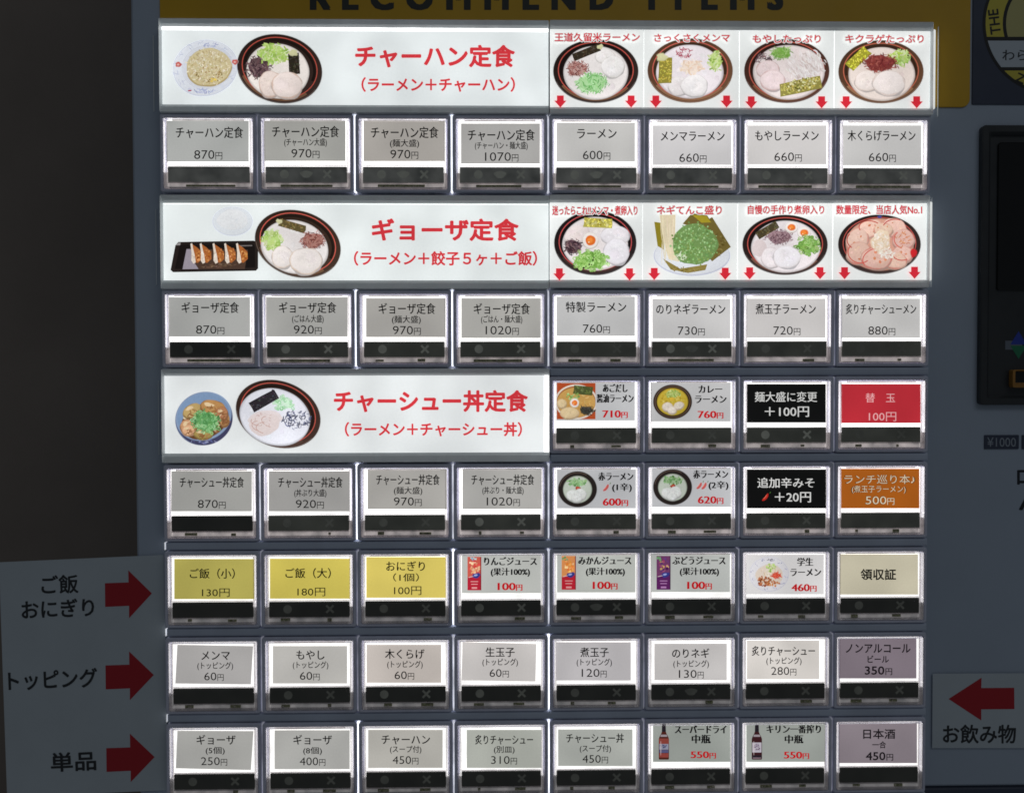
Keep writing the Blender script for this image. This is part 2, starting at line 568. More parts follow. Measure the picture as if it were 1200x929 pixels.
# ------------------------------------------------------------------ prototypes of the button's pieces (shared meshes), metres from the button's centre
u = 0.0004126                                  # one design unit
HW = 50.4 * u                                  # half width of the clear cap
ZT, ZB = 38.6 * u, -41.2 * u                   # its top and bottom edge


def ux(v): return v * u
def uz(v): return ZT - v * u                    # units down from the cap's top


hx, ht, hb = 0.02262, ZT + 5.2 * u, ZB - 4.0 * u
P_housing = loft('housing', [loop(-hx, hb, hx, ht, YF + 0.001, .0012), loop(-hx, hb, hx, ht, -0.0006, .0012),
                             loop(-hx + .0004, hb + .0004, hx - .0004, ht - .0004, -0.0011, .0009),
                             loop(-HW - .0006, ZB - .0007, HW + .0006, ZT + .0005, -0.0011, .0007),
                             loop(-HW - .0001, ZB - .0002, HW + .0001, ZT + .0001, -0.0005, .0006),
                             loop(-HW - .0001, ZB - .0002, HW + .0001, ZT + .0001, 0.0040, .0006)], False, True)
P_diff = merge('diffuser', [slab('a', -HW + .0007, uz(55.5), HW - .0007, uz(1.0), 0.0004, 0.0030, .0005, .0001),
                            slab('a', -HW + .0007, uz(60.5), ux(-46.6), uz(55.55), 0.0004, 0.0030, .0002, .0001),
                            slab('a', ux(46.6), uz(60.5), HW - .0007, uz(55.55), 0.0004, 0.0030, .0002, .0001)])
P_rim = merge('rim', [loft('a', [loop(-HW, ZB, HW, ZT, 0.0030, .0007), loop(-HW, ZB, HW, ZT, -0.0013, .0007),
                                 loop(-HW + .0003, ZB + .0004, HW - .0003, ZT - .0003, -0.0016, .0005),
                                 loop(-HW + .0006, ZB + .0007, HW - .0006, ZT - .0005, -0.0014, .0004),
                                 loop(-HW + .0009, ZB + .0009, HW - .0009, ZT - .0006, 0.0003, .0003)]),
                      slab('a', ux(-46.4), uz(53.6), ux(46.4), uz(52.8), -0.0004, 0.0003, .0001, .0001),
                      slab('a', ux(-47.9), uz(61), ux(-46.9), uz(1.5), -0.0005, 0.0003, .0001, .0001),
                      slab('a', ux(46.9), uz(61), ux(47.9), uz(1.5), -0.0005, 0.0003, .0001, .0001)])
P_strip = slab('indicator_strip', ux(-46.5), uz(72.2), ux(46.5), uz(54.4), -0.0003, 0.0020, .0003, .0001)
P_guide = merge('light_guide', [slab('a', -HW + .0002, uz(79), ux(-46.7), uz(60.6), 0.0005, 0.0030, .0002, .0001),
                                slab('a', ux(46.7), uz(79), HW - .0002, uz(60.6), 0.0005, 0.0030, .0002, .0001),
                                slab('a', ux(-46.6), uz(79), ux(46.6), uz(72.3), 0.0007, 0.0030, .0002, .0001)])
P_lip = merge('lip', [slab('a', ux(-46.5), uz(73.4), ux(46.5), uz(72.5), -0.0007, 0.0006, .0001, .0002),
                      slab('a', ux(-45), uz(79.2), ux(45), uz(78.3), -0.0009, 0.0006, .0001, .0002)])
P_clip = slab('card_clip', ux(-41), uz(2.2), ux(41), uz(0.6), -0.0004, 0.0003, .0001, .0001)
dt = np.linspace(0, 2 * math.pi, 21)[:-1]
P_disc = mesh('indicator_disc', [(ux(-25) + ux(5) * math.cos(t), 0, uz(63.0) + ux(5) * math.sin(t)) for t in dt], [tuple(range(20))])


def cross(cx, cz, r, wd):
    v, f = [], []
    for k, a in enumerate((math.pi / 4, -math.pi / 4)):
        d = np.array([math.cos(a), math.sin(a)]); n = np.array([-d[1], d[0]])
        for s1, s2 in ((-1, -1), (1, -1), (1, 1), (-1, 1)):
            q = d * r * s1 + n * wd * s2
            v.append((cx + q[0], -k * 1e-5, cz + q[1]))
        f.append((4 * k, 4 * k + 1, 4 * k + 2, 4 * k + 3))
    return v, f


P_cross = mesh('indicator_cross', *cross(ux(24), uz(63.0), ux(6), ux(1.25)))
bt = np.linspace(0, 2 * math.pi, 15)[:-1]
P_blot = mesh('indicator_blot', [(ux(7 * math.cos(t) * (1 + .2 * math.sin(3 * t))), 0, uz(63.0) + ux(4.2) * math.sin(t)) for t in bt], [tuple(range(14))])
for pm in (P_disc, P_cross, P_blot):
    pm.transform(__import__('mathutils').Matrix.Translation((0, -0.00031, 0)))
for pm, mname in ((P_housing, 'housing'), (P_rim, 'rim'), (P_lip, 'rim'), (P_clip, 'clip')):
    pm.materials.append(M[mname])
guides = {}
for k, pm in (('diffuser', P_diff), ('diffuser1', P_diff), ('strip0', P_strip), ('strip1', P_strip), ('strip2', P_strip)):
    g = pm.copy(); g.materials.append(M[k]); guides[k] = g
for k in ('guide0', 'guide1'):
    g = P_guide.copy(); g.materials.append(M[k]); guides[k] = g
marks = {}
for k in ('mark0', 'mark1', 'mark2'):
    for pm in (P_disc, P_cross, P_blot):
        g = pm.copy(); g.materials.append(M[k]); marks[k, pm.name] = g

# ------------------------------------------------------------------ card layout measured off the photograph (enlargements with origin and scale)
CROP = dict(A1=(180, 0, 4.0375), A2=(400, 0, 4.038), A3=(630, 20, 4.425), A4=(860, 20, 4.425),
            B1=(180, 225, 4.425), B2=(400, 225, 4.423), B3=(630, 225, 4.425), B4=(860, 225, 4.425),
            C1=(180, 425, 4.32), C2=(400, 425, 4.32), C3=(630, 430, 4.425), C4=(860, 430, 4.425),
            D1=(180, 635, 4.533), D2=(400, 635, 4.531), D3=(630, 635, 4.533), D4=(860, 635, 4.533),
            E1=(180, 740, 4.917), E2=(400, 740, 4.615), E3=(630, 740, 4.917), E4=(860, 740, 4.917))


def cvx(k, x): return CROP[k][0] + x / CROP[k][2]
def cvy(k, y): return CROP[k][1] + y / CROP[k][2]


G0, G1, G2, G3 = (163, 161, 157), (186, 184, 181), (206, 204, 203), (173, 172, 166)
INK = (12, 11, 12)
RED = (186, 22, 30)
# row, column, crop, card rectangle, card colour with backlight in it, style, lines..., price
#   line: (kind, text, x0, x1, yc, em)  kind m main / s serif / b bold / p price / w wide price / r red serif price
CARDS = [
 (0, 0, 'A1', (62, 572, 450, 765), (166, 167, 164), [('m', 'チャーハン定食', 105, 424, 628, 14.3), ('p', '870', 192, 325, 732, 10.4)]),
 (0, 1, 'A1', (524, 572, 908, 762), (158, 157, 152), [('m', 'チャーハン定食', 560, 878, 624, 14.3), ('m', '(チャーハン大盛)', 618, 820, 673, 9.6), ('p', '970', 652, 785, 726, 10.2)]),
 (0, 2, 'A2', (105, 572, 490, 763), (163, 158, 152), [('m', 'チャーハン定食', 140, 460, 628, 14.3), ('m', '(麺大盛)', 230, 368, 678, 9.6), ('p', '970', 232, 364, 730, 10.2)]),
 (0, 3, 'A2', (566, 585, 940, 775), (165, 163, 160), [('m', 'チャーハン定食', 598, 916, 640, 14.3), ('m', '(チャーハン・麺大盛)', 632, 882, 689, 9.4), ('p', '1070', 680, 838, 742, 10.2)]),
 (0, 4, 'A3', (98, 548, 505, 750), (190, 188, 185), [('m', 'ラーメン', 205, 410, 605, 13.6), ('p', '600', 235, 377, 716, 10.2)]),
 (0, 5, 'A3', (597, 562, 1005, 768), (203, 200, 200), [('m', 'メンマラーメン', 638, 970, 618, 13.4), ('p', '660', 735, 876, 730, 10.2)]),
 (0, 6, 'A4', (72, 562, 480, 765), (206, 202, 200), [('m', 'もやしラーメン', 110, 440, 616, 13.4), ('p', '660', 210, 352, 725, 10.2)]),
 (0, 7, 'A4', (566, 562, 972, 770), (190, 188, 186), [('m', '木くらげラーメン', 590, 942, 616, 13.4), ('p', '660', 700, 840, 727, 10.2)]),
 (2, 0, 'B1', (80, 545, 500, 750), (160, 160, 157), [('m', 'ギョーザ定食', 145, 443, 600, 13.8), ('p', '870', 220, 367, 713, 9.9)]),
 (2, 1, 'B1', (585, 545, 1006, 750), (162, 161, 157), [('m', 'ギョーザ定食', 650, 948, 600, 13.8), ('m', '(ごはん大盛)', 718, 882, 657, 9.4), ('p', '920', 727, 872, 713, 9.9)]),
 (2, 2, 'B2', (128, 550, 540, 752), (163, 160, 155), [('m', 'ギョーザ定食', 193, 488, 605, 13.8), ('m', '(麺大盛)', 262, 412, 660, 9.4), ('p', '970', 267, 412, 716, 9.9)]),
 (2, 3, 'B2', (622, 550, 1033, 757), (166, 164, 159), [('m', 'ギョーザ定食', 686, 978, 606, 13.8), ('m', '(ごはん・麺大盛)', 724, 938, 659, 9.4), ('p', '1020', 748, 920, 716, 9.9)]),
 (2, 4, 'B3', (98, 542, 505, 747), (189, 188, 187), [('m', '特製ラーメン', 146, 460, 597, 13.4), ('p', '760', 235, 375, 708, 9.9)]),
 (2, 5, 'B3', (595, 553, 1000, 760), (194, 192, 191), [('m', 'のりネギラーメン', 615, 974, 608, 13.2), ('p', '730', 727, 867, 719, 9.9)]),
 (2, 6, 'B4', (66, 552, 476, 757), (197, 193, 191), [('m', '煮玉子ラーメン', 112, 425, 607, 13.2), ('p', '720', 205, 345, 718, 9.9)]),
 (2, 7, 'B4', (557, 552, 966, 757), (190, 188, 186), [('m', '炙りチャーシューメン', 580, 946, 607, 13.0), ('p', '880', 697, 837, 718, 9.9)]),
 (3, 4, 'C3', (97, 78, 505, 278), (181, 181, 182), [('s', 'あごだし', 340, 465, 110, 10.8), ('s', '醤油ラーメン', 308, 497, 163, 11.0), ('r', '710', 338, 466, 243, 8.4)]),
 (3, 5, 'C3', (587, 80, 1002, 283), (181, 180, 180), [('s', 'カレー', 836, 956, 115, 10.8), ('s', 'ラーメン', 818, 978, 167, 10.8), ('r', '760', 832, 962, 246, 8.4)]),
 (3, 6, 'C4', (68, 88, 477, 288), (14, 14, 14), [('B', '麺大盛に変更', 108, 432, 155, 12.8), ('B', '＋100円', 160, 390, 230, 14.0)]),
 (3, 7, 'C4', (557, 88, 968, 290), (180, 44, 54), [('k', '替　玉', 683, 836, 160, 11.8), ('kw', '100', 700, 842, 257, 9.0)]),
 (4, 0, 'C1', (90, 548, 497, 752), (156, 155, 151), [('m', 'チャーシュー丼定食', 132, 458, 605, 13.4), ('p', '870', 224, 365, 714, 9.6)]),
 (4, 1, 'C1', (583, 548, 992, 752), (157, 155, 152), [('m', 'チャーシュー丼定食', 630, 957, 605, 13.4), ('m', '(丼ぶり大盛)', 712, 875, 658, 9.2), ('p', '920', 720, 862, 714, 9.6)]),
 (4, 2, 'C2', (133, 532, 535, 740), (164, 161, 156), [('m', 'チャーシュー丼定食', 176, 498, 592, 13.4), ('m', '(麺大盛)', 266, 410, 646, 9.2), ('p', '970', 266, 407, 701, 9.6)]),
 (4, 3, 'C2', (613, 532, 1013, 740), (167, 165, 161), [('m', 'チャーシュー丼定食', 658, 977, 592, 13.4), ('m', '(丼ぶり・麺大盛)', 714, 923, 645, 9.2), ('p', '1020', 736, 904, 701, 9.6)]),
 (4, 4, 'C3', (100, 530, 510, 733), (180, 180, 182), [('s', '赤ラーメン', 316, 495, 567, 10.6), ('s', '(1辛)', 388, 487, 622, 9.8), ('r', '600', 340, 468, 699, 8.4)]),
 (4, 5, 'C3', (593, 522, 1003, 725), (182, 182, 184), [('s', '赤ラーメン', 808, 987, 556, 10.6), ('s', '(2辛)', 888, 988, 611, 9.8), ('r', '620', 833, 962, 688, 8.4)]),
 (4, 6, 'C4', (68, 530, 478, 732), (13, 13, 13), [('B', '追加辛みそ', 122, 418, 600, 12.8), ('B', '＋20円', 212, 400, 673, 14.0)]),
 (4, 7, 'C4', (555, 527, 962, 732), (160, 86, 24), [('o', 'ランチ巡り本♪', 573, 938, 582, 11.6), ('o', '(煮玉子ラーメン)', 612, 890, 632, 8.8), ('op', '500', 683, 832, 690, 9.3)]),
 (5, 0, 'D1', (110, 90, 535, 302), (173, 163, 84), [('m', 'ご飯（小）', 192, 432, 167, 12.6), ('w', '130', 257, 404, 268, 8.4)]),
 (5, 1, 'D1', (618, 88, 1042, 300), (199, 183, 86), [('m', 'ご飯（大）', 700, 942, 165, 12.6), ('w', '180', 764, 912, 264, 8.4)]),
 (5, 2, 'D2', (133, 80, 554, 295), (212, 193, 98), [('m', 'おにぎり', 238, 444, 128, 12.6), ('m', '（1個）', 275, 412, 187, 10.0), ('w', '100', 280, 425, 257, 8.6)]),
 (5, 3, 'D2', (640, 58, 1060, 270), (180, 181, 176), [('s', 'りんごジュース', 760, 1037, 102, 10.8), ('s', '(果汁100%)', 795, 1000, 157, 9.6), ('r', '100', 832, 960, 235, 8.6)]),
 (5, 4, 'D3', (103, 58, 520, 267), (178, 180, 174), [('s', 'みかんジュース', 218, 497, 98, 10.8), ('s', '(果汁100%)', 258, 462, 155, 9.6), ('r', '100', 295, 423, 229, 8.6)]),
 (5, 5, 'D3', (603, 55, 1022, 265), (176, 178, 174), [('s', 'ぶどうジュース', 717, 997, 98, 10.8), ('s', '(果汁100%)', 757, 962, 155, 9.6), ('r', '100', 797, 924, 229, 8.6)]),
 (5, 6, 'D4', (65, 66, 478, 277), (210, 207, 206), [('s', '学生', 338, 420, 105, 10.4), ('s', 'ラーメン', 302, 462, 160, 10.6), ('r', '460', 308, 438, 241, 8.4)]),
 (5, 7, 'D4', (560, 65, 978, 278), (187, 180, 158), [('b', '領収証', 673, 862, 172, 13.4)]),
 (6, 0, 'E1', ((137, 75), (573, 83), (560, 302), (125, 297)), (166, 163, 161), [('m', 'メンマ', 275, 440, 136, 12.6), ('m', '(トッピング)', 252, 458, 194, 9.0), ('p', '60', 292, 404, 256, 9.3)]),
 (6, 1, 'E1', (687, 82, 1115, 297), (183, 180, 175), [('m', 'もやし', 822, 985, 133, 12.4), ('m', '(トッピング)', 802, 1007, 190, 9.0), ('p', '60', 843, 957, 253, 9.3)]),
 (6, 2, 'E2', (137, 70, 540, 275), (192, 183, 176), [('m', '木くらげ', 236, 450, 120, 12.4), ('m', '(トッピング)', 248, 440, 175, 9.0), ('p', '60', 288, 394, 234, 9.3)]),
 (6, 3, 'E2', ((655, 55), (1055, 65), (1050, 268), (650, 262)), (194, 189, 186), [('m', '生玉子', 780, 938, 110, 12.2), ('m', '(トッピング)', 763, 955, 163, 9.0), ('p', '60', 802, 906, 222, 9.3)]),
 (6, 4, 'E3', (108, 60, 537, 280), (178, 174, 175), [('m', '煮玉子', 245, 410, 118, 12.2), ('m', '(トッピング)', 225, 428, 174, 9.0), ('p', '120', 254, 398, 236, 9.4)]),
 (6, 5, 'E3', (673, 68, 1090, 278), (190, 186, 184), [('m', 'のりネギ', 775, 990, 124, 12.2), ('m', '(トッピング)', 782, 987, 183, 9.0), ('p', '130', 814, 957, 242, 9.4)]),
 (6, 6, 'E4', (75, 50, 492, 272), (208, 202, 196), [('m', '炙りチャーシュー', 103, 468, 110, 12.2), ('m', '(トッピング)', 187, 390, 166, 9.0), ('p', '280', 215, 360, 225, 9.4)]),
 (6, 7, 'E4', (603, 38, 1052, 268), (121, 110, 118), [('h', 'ノンアルコール', 645, 1018, 95, 12.6), ('h', 'ビール', 770, 893, 158, 9.6), ('hp', '350', 754, 912, 222, 9.4)]),
 (7, 0, 'E1', ((137, 570), (575, 572), (560, 795), (128, 785)), (160, 159, 155), [('m', 'ギョーザ', 247, 473, 622, 12.4), ('m', '(5個)', 300, 410, 682, 8.8), ('p', '250', 273, 424, 744, 9.4)]),
 (7, 1, 'E1', (697, 567, 1130, 790), (166, 165, 161), [('m', 'ギョーザ', 805, 1028, 622, 12.4), ('m', '(8個)', 862, 970, 683, 8.8), ('p', '400', 842, 990, 745, 9.4)]),
 (7, 2, 'E2', (145, 530, 548, 735), (172, 169, 162), [('m', 'チャーハン', 217, 480, 582, 12.4), ('m', '(スープ付)', 263, 433, 634, 8.8), ('p', '450', 277, 417, 692, 9.3)]),
 (7, 3, 'E2', (678, 530, 1082, 735), (164, 166, 158), [('m', '炙りチャーシュー', 723, 1037, 583, 12.0), ('m', '(別皿)', 825, 937, 635, 8.8), ('p', '310', 810, 950, 692, 9.3)]),
 (7, 4, 'E3', (118, 562, 547, 772), (163, 165, 159), [('m', 'チャーシュー丼', 164, 498, 612, 12.0), ('m', '(スープ付)', 243, 423, 671, 8.8), ('p', '450', 258, 406, 731, 9.2)]),
 (7, 5, 'E3', (665, 522, 1110, 748), (148, 152, 146), [('s', 'スーパードライ', 792, 1087, 562, 11.0), ('s', '中瓶', 890, 995, 617, 11.2), ('r', '550', 884, 1026, 707, 7.9)]),
 (7, 6, 'E4', (72, 515, 525, 748), (150, 154, 148), [('s', 'キリン一番搾り', 190, 500, 560, 10.8), ('s', '中瓶', 295, 398, 618, 10.8), ('r', '550', 290, 432, 709, 8.0)]),
 (7, 7, 'E4', (602, 522, 1055, 755), (131, 121, 127), [('h', '日本酒', 745, 930, 588, 12.2), ('h', '一合', 797, 877, 650, 8.6), ('hp', '450', 760, 918, 715, 9.2)]),
]
# how strongly the round and crossed marks show on each dark strip (0 strong .. 2 faint, None hidden)
MARK = {0: [2, 1, 0, 0, 1, 0, 0, 1], 2: [2, 0, 0, 0, 1, 0, 1, 2], 3: [None] * 4 + [1, 1, 0, 2], 4: [None, 1, 1, 0, 1, 1, 1, None],
        5: [None, 1, 1, 0, 1, 1, 1, 1], 6: [None, 1, 0, 0, 1, 1, 1, 2], 7: [2, 2, 2, 2, 2, 2, 2, None]}


# ------------------------------------------------------------------ food pictures
GREEN = [(122, 164, 80), (146, 184, 104), (98, 140, 66), (170, 200, 132), (132, 172, 92)]
LIME = [(182, 206, 124), (166, 194, 102), (196, 214, 146), (150, 182, 92), (206, 218, 166)]
PURPLE = [(66, 44, 52), (92, 66, 72), (50, 34, 42), (118, 90, 92), (136, 108, 110)]
MAROON = [(140, 74, 66), (116, 56, 52), (164, 100, 90), (98, 46, 44), (178, 120, 110)]


def bowl(p, cx, cy, rx, ry, rot, soup, rim=(46, 34, 30), line=(176, 78, 66), low=(108, 78, 58), broth=(226, 218, 212)):
    p.ell(cx, cy, rx, ry, rim, rot, 0, 60, lit=-0.35)
    p.ring(cx, cy, rx * 0.985, ry * 0.98, 0.7, tuple(min(255, c + 48) for c in rim), rot, 20, 160)
    p.ring(cx, cy, rx * 0.93, ry * 0.93, ry * 0.10, low, rot, 35, 150)
    p.ring(cx, cy - ry * 0.03, rx * 0.89, ry * 0.89, 1.1, line, rot, 0, 360)
    p.ring(cx, cy - ry * 0.02, rx * 0.85, ry * 0.84, ry * 0.08, tuple(int(c * 0.65) for c in rim), rot, 170, 370)
    sx, sy, srx, sry = soup
    broth = tuple(min(255, v + 7) for v in broth)
    p.ell(sx, sy, srx, sry, tuple(int(c * 0.86) for c in broth), rot * 0.8, 0.008, 60)
    p.ell(sx, sy - 0.4, srx * 0.965, sry * 0.96, broth, rot * 0.8, 0.012, 60, soft=2.2, lit=-0.06)
    p.scatter(sx, sy, srx * 0.8, sry * 0.8, 26, 'dot', [broth], 3.2, 7)


def chashu(p, cx, cy, rx, ry, rot=0, col=(228, 214, 206), edge=(186, 150, 128)):
    if min(col) > 190:
        col = tuple(min(250, v + 8) for v in col)
    e2_ = tuple(int(a_ * .55 + b_ * .45) for a_, b_ in zip(edge, col))
    p.ell(cx + 0.3, cy + 1.0, rx * 1.03, ry * 1.05, tuple(int(c * 0.78) for c in col), rot, 0.05, 34)
    p.ell(cx, cy, rx, ry, e2_, rot, 0.05, 34)
    p.ell(cx + rx * .01, cy - 0.4, rx * 0.955, ry * 0.945, col, rot, 0.05, 34, soft=1.6, lit=0.08)
    for _ in range(5):
        p.ell(cx + rnd.uniform(-.35, .35) * rx, cy + rnd.uniform(-.35, .35) * ry, rx * rnd.uniform(.3, .5), ry * rnd.uniform(.25, .45),
              p.jit(tuple(min(255, c + 2) for c in col), 6), rnd.random() * 180, 0.12, 18, soft=min(rx, ry) * .3)
    p.scatter(cx, cy, rx * 0.75, ry * 0.75, 14, 'dot', [col], 1.3, 8)
    p.strand(cx + rx * 0.12, cy, rx * 0.5, 0.7, rnd.uniform(.3, 1.4), 1.4, tuple(int(c * 0.91) for c in col))


def nori(p, cx, cy, wd, h, rot=0, col=(52, 44, 36), tip=None):
    p.rect(cx, cy, wd, h, col, rot, 0.05)
    r = math.radians(-rot)
    for _ in range(int(wd * h / 7)):
        x, y = rnd.uniform(-.46, .46) * wd, rnd.uniform(-.44, .44) * h
        p.rect(cx + x * math.cos(r) - y * math.sin(r), cy + x * math.sin(r) + y * math.cos(r), rnd.uniform(1, 3), rnd.uniform(.6, 1.4),
               p.jit(tuple(c * 1.35 for c in col), 26), rnd.random() * 180, 0.3)
    if tip:
        x, y = tip[0] * wd / 2, tip[1] * h / 2
        p.ell(cx + x * math.cos(r) - y * math.sin(r), cy + x * math.sin(r) + y * math.cos(r), min(wd, h) * .42, min(wd, h) * .3, (206, 204, 160), rot, 0.2, 14)


def heap(p, cx, cy, rx, ry, cols, kind='strand', n=110, size=1.6, base=None, d=20, ang=None):
    if base:
        p.ell(cx, cy, rx * 0.8, ry * 0.8, base, 0, 0.10, 30)
    p.scatter(cx, cy, rx, ry, n, kind, cols, size, d, 0, ang)


def egg(p, cx, cy, rx, ry):
    p.ell(cx, cy + .6, rx * 1.05, ry * 1.05, (196, 186, 178), 0, 0.02, 24)
    p.ell(cx, cy, rx, ry, (238, 232, 226), 0, 0.02, 24)
    p.ell(cx + .2, cy + .2, rx * .66, ry * .64, (226, 112, 40), 0, 0.04, 20)
    p.ell(cx - .2, cy - .1, rx * .36, ry * .34, (240, 140, 62), 0, 0.1, 12)
    p.ell(cx - rx * .2, cy + ry * .25, rx * .1, ry * .08, (252, 226, 190), 0, 0, 8)


def chili(p, x0, y0, x1, y1):
    dx, dy = x1 - x0, y1 - y0; a = math.atan2(dy, dx); L = math.hypot(dx, dy)
    p.strand((x0 + x1) / 2, (y0 + y1) / 2, L, 3.0, a, -0.9, (186, 42, 34))
    p.strand((x0 + x1) / 2 - .5, (y0 + y1) / 2 - .5, L * .6, 0.9, a, -0.9, (226, 110, 90))
    p.strand(x1 + .6, y1 - .8, 3.0, 0.9, a - .3, 0.5, (70, 110, 50))


def pic_card(r, c, p):
    if (r, c) == (3, 4):
        X0, Y0, X1, Y1 = cvx('C3', 100), cvy('C3', 82), cvx('C3', 300), cvy('C3', 270)
        p.poly([(X0, Y0), (X1, Y0), (X1, Y1), (X0, Y1)], (170, 74, 40))
        mx, my = (X0 + X1) / 2, (Y0 + Y1) / 2 + 1

        def clip_ell(rx, ry, col, dx=0, dy=0):
            t = np.radians(np.linspace(0, 360, 48, endpoint=False))
            p.poly(np.stack([np.clip(mx + dx + rx * np.cos(t), X0, X1), np.clip(my + dy + ry * np.sin(t), Y0, Y1)], -1), col)
        clip_ell(25, 20.5, (216, 206, 192)); clip_ell(23, 18.5, (158, 96, 52)); clip_ell(22.4, 17.4, (192, 150, 84), 0, .6)
        p.scatter(mx, my + 2, 19, 13, 60, 'strand', [(204, 168, 96), (180, 132, 66), (214, 182, 120)], 1.4, 16)
        nori(p, mx + 8, my - 13.5, 22, 10, -6, (76, 84, 48))
        heap(p, mx - 4, my - 6, 8, 4, GREEN, 'dot', 30, 1.2, None, 20)
        chashu(p, mx - 17, my + 2, 5.5, 5, 0, (214, 192, 150)); chashu(p, mx - 8, my + 13, 11, 6.5, 0, (216, 192, 150))
        egg(p, mx - 2, my + 1, 5, 5)
        heap(p, mx + 12, my + 10, 9, 6, [(58, 56, 50), (76, 74, 66), (44, 42, 38)], 'strand', 50, 1.3, (60, 58, 50), 12)
    elif (r, c) == (3, 5):
        mx, my = cvx('C3', 700), cvy('C3', 180)
        p.ell(mx, my, 22.8, 20.2, (48, 36, 30), 0, 0, 48); p.ring(mx, my, 21, 18.6, 1, (92, 72, 58), 0)
        p.ell(mx, my, 18.4, 16.2, (150, 126, 40), 0, 0, 44); p.ell(mx, my + .3, 17.6, 15.4, (186, 162, 58), 0, .01, 44)
        p.scatter(mx, my, 15, 13, 70, 'dot', [(190, 166, 64), (172, 148, 48), (204, 184, 92)], 1.3, 14)
        heap(p, mx, my - 9, 10, 5, [(150, 170, 90), (186, 196, 128), (130, 152, 70)], 'chip', 45, 1.2, (166, 176, 100), 14)
        p.ell(mx - 1, my - 3, 2.4, 2.2, (206, 170, 60), 0, .1, 14)
        chashu(p, mx - 6, my + 6, 6, 5, 0, (214, 204, 190)); chashu(p, mx + 7, my + 4.5, 6, 4, 20, (210, 200, 186)); chashu(p, mx - 1, my + 10, 5, 4, 0, (216, 206, 194))
    elif r == 4 and c in (4, 5):
        mx, my = (cvx('C3', 207), cvy('C3', 633)) if c == 4 else (cvx('C3', 700), cvy('C3', 622))
        p.ell(mx, my, 22.8, 21, (40, 34, 32), 0, 0, 48); p.ring(mx, my, 21.4, 19.6, .8, (84, 70, 62), 0, 190, 300)
        p.ell(mx, my + .3, 17, 16, (150, 158, 144), 0, 0, 44); p.ell(mx, my + .5, 16.2, 15.2, (184, 192, 180), 0, .01, 44)
        heap(p, mx, my - 8, 12, 5, [(124, 164, 110), (150, 186, 136), (96, 140, 84)], 'dot', 55, 1.3, (150, 176, 138), 16)
        p.ell(mx + .5, my - 1, 3.2, 2.4, (150, 60, 44), 0, .2, 14); p.ell(mx + .3, my - 1.4, 1.6, 1.2, (190, 84, 60), 0, .2, 10)
        for dx, dy, a, b in ((-6.5, 7, 6.5, 6), (3, 6, 7, 6.5), (-1, 11, 6, 4)):
            chashu(p, mx + dx, my + dy, a, b, 0, (204, 206, 204), (176, 176, 172))
        if c == 4:
            chili(p, cvx('C3', 336), cvy('C3', 645), cvx('C3', 374), cvy('C3', 606))
        else:
            chili(p, cvx('C3', 820), cvy('C3', 634), cvx('C3', 856), cvy('C3', 597)); chili(p, cvx('C3', 846), cvy('C3', 636), cvx('C3', 880), cvy('C3', 597))
    elif (r, c) == (4, 6):
        chili(p, cvx('C4', 142), cvy('C4', 696), cvx('C4', 186), cvy('C4', 654))
    elif r == 5 and c in (3, 4, 5):
        k, a, b = {3: ('D2', 670, 743), 4: ('D3', 128, 203), 5: ('D3', 632, 706)}[c]
        y0, y1 = (78, 255) if c == 3 else (73, 252)
        a, b, y0, y1 = cvx(k, a), cvx(k, b), cvy(k, y0), cvy(k, y1); wd, h = b - a, y1 - y0
        top, bot, fr = {3: ((196, 90, 76), (172, 34, 52), [(220, 150, 110), (200, 60, 60), (232, 190, 150)]),
                        4: ((214, 140, 84), (178, 36, 50), [(236, 170, 84), (226, 130, 60), (240, 200, 140)]),
                        5: ((110, 60, 100), (86, 34, 88), [(84, 40, 96), (150, 70, 110), (206, 170, 110)])}[c]
        p.poly([(a, y0), (b, y0), (b, y1), (a, y1)], bot)
        p.poly([(a, y0), (b, y0), (b, y0 + h * .56), (a, y0 + h * .62)], top)
        p.scatter((a + b) / 2, y0 + h * .3, wd * .36, h * .22, 26, 'dot', fr, 2.0, 22)
        if c != 3:
            p.scatter(a + wd * .25, y0 + h * .08, wd * .2, h * .05, 10, 'dot', [(96, 150, 90), (120, 170, 130)], 1.2)
        else:
            p.scatter(a + wd * .35, y0 + h * .07, wd * .3, h * .05, 10, 'dot', [(120, 170, 190), (170, 200, 200)], 1.2)
        p.ell(a + wd * .64, y0 + h * .56, wd * .30, h * .075, (50, 56, 130), 14, .15, 20); p.ell(a + wd * .6, y0 + h * .55, wd * .14, h * .03, (150, 160, 210), 14, 0, 12)
        p.strand(a + wd * .25, y0 + h * .6, wd * .5, .8, -.25, .2, (216, 200, 200))
        for i, yy in enumerate((.74, .82, .93)):
            p.rect((a + b) / 2, y0 + h * yy, wd * (.55 - .08 * i), 1.0 if i < 2 else 2.0, (216, 150, 150) if c != 5 else (170, 120, 170))
        p.rect(b - .5, (y0 + y1) / 2, 1.0, h, tuple(int(v * .7) for v in bot))
    elif (r, c) == (5, 6):
        mx, my = cvx('D4', 187), cvy('D4', 170)
        p.ell(mx, my, 23.2, 20.4, (186, 186, 200), 0, 0, 48); p.ell(mx, my, 22.6, 19.8, (214, 212, 216), 0, 0, 48)
        for i in range(12):
            t = i * 30 + 10; p.scatter(mx + 20 * math.cos(math.radians(t)), my + 17.4 * math.sin(math.radians(t)), 2.4, 1.4, 3, 'strand', [(110, 114, 160), (150, 150, 186)], 0.8)
        p.scatter(mx + 1, my - 17, 4, 1.2, 9, 'strand', [(46, 46, 70)], 0.9, 8)
        p.ell(mx, my + 1, 16, 13, (214, 200, 186), 0, .04, 30)
        p.scatter(mx, my + 2, 14, 10, 60, 'strand', [(222, 206, 184), (204, 176, 146), (230, 220, 206)], 1.2, 14)
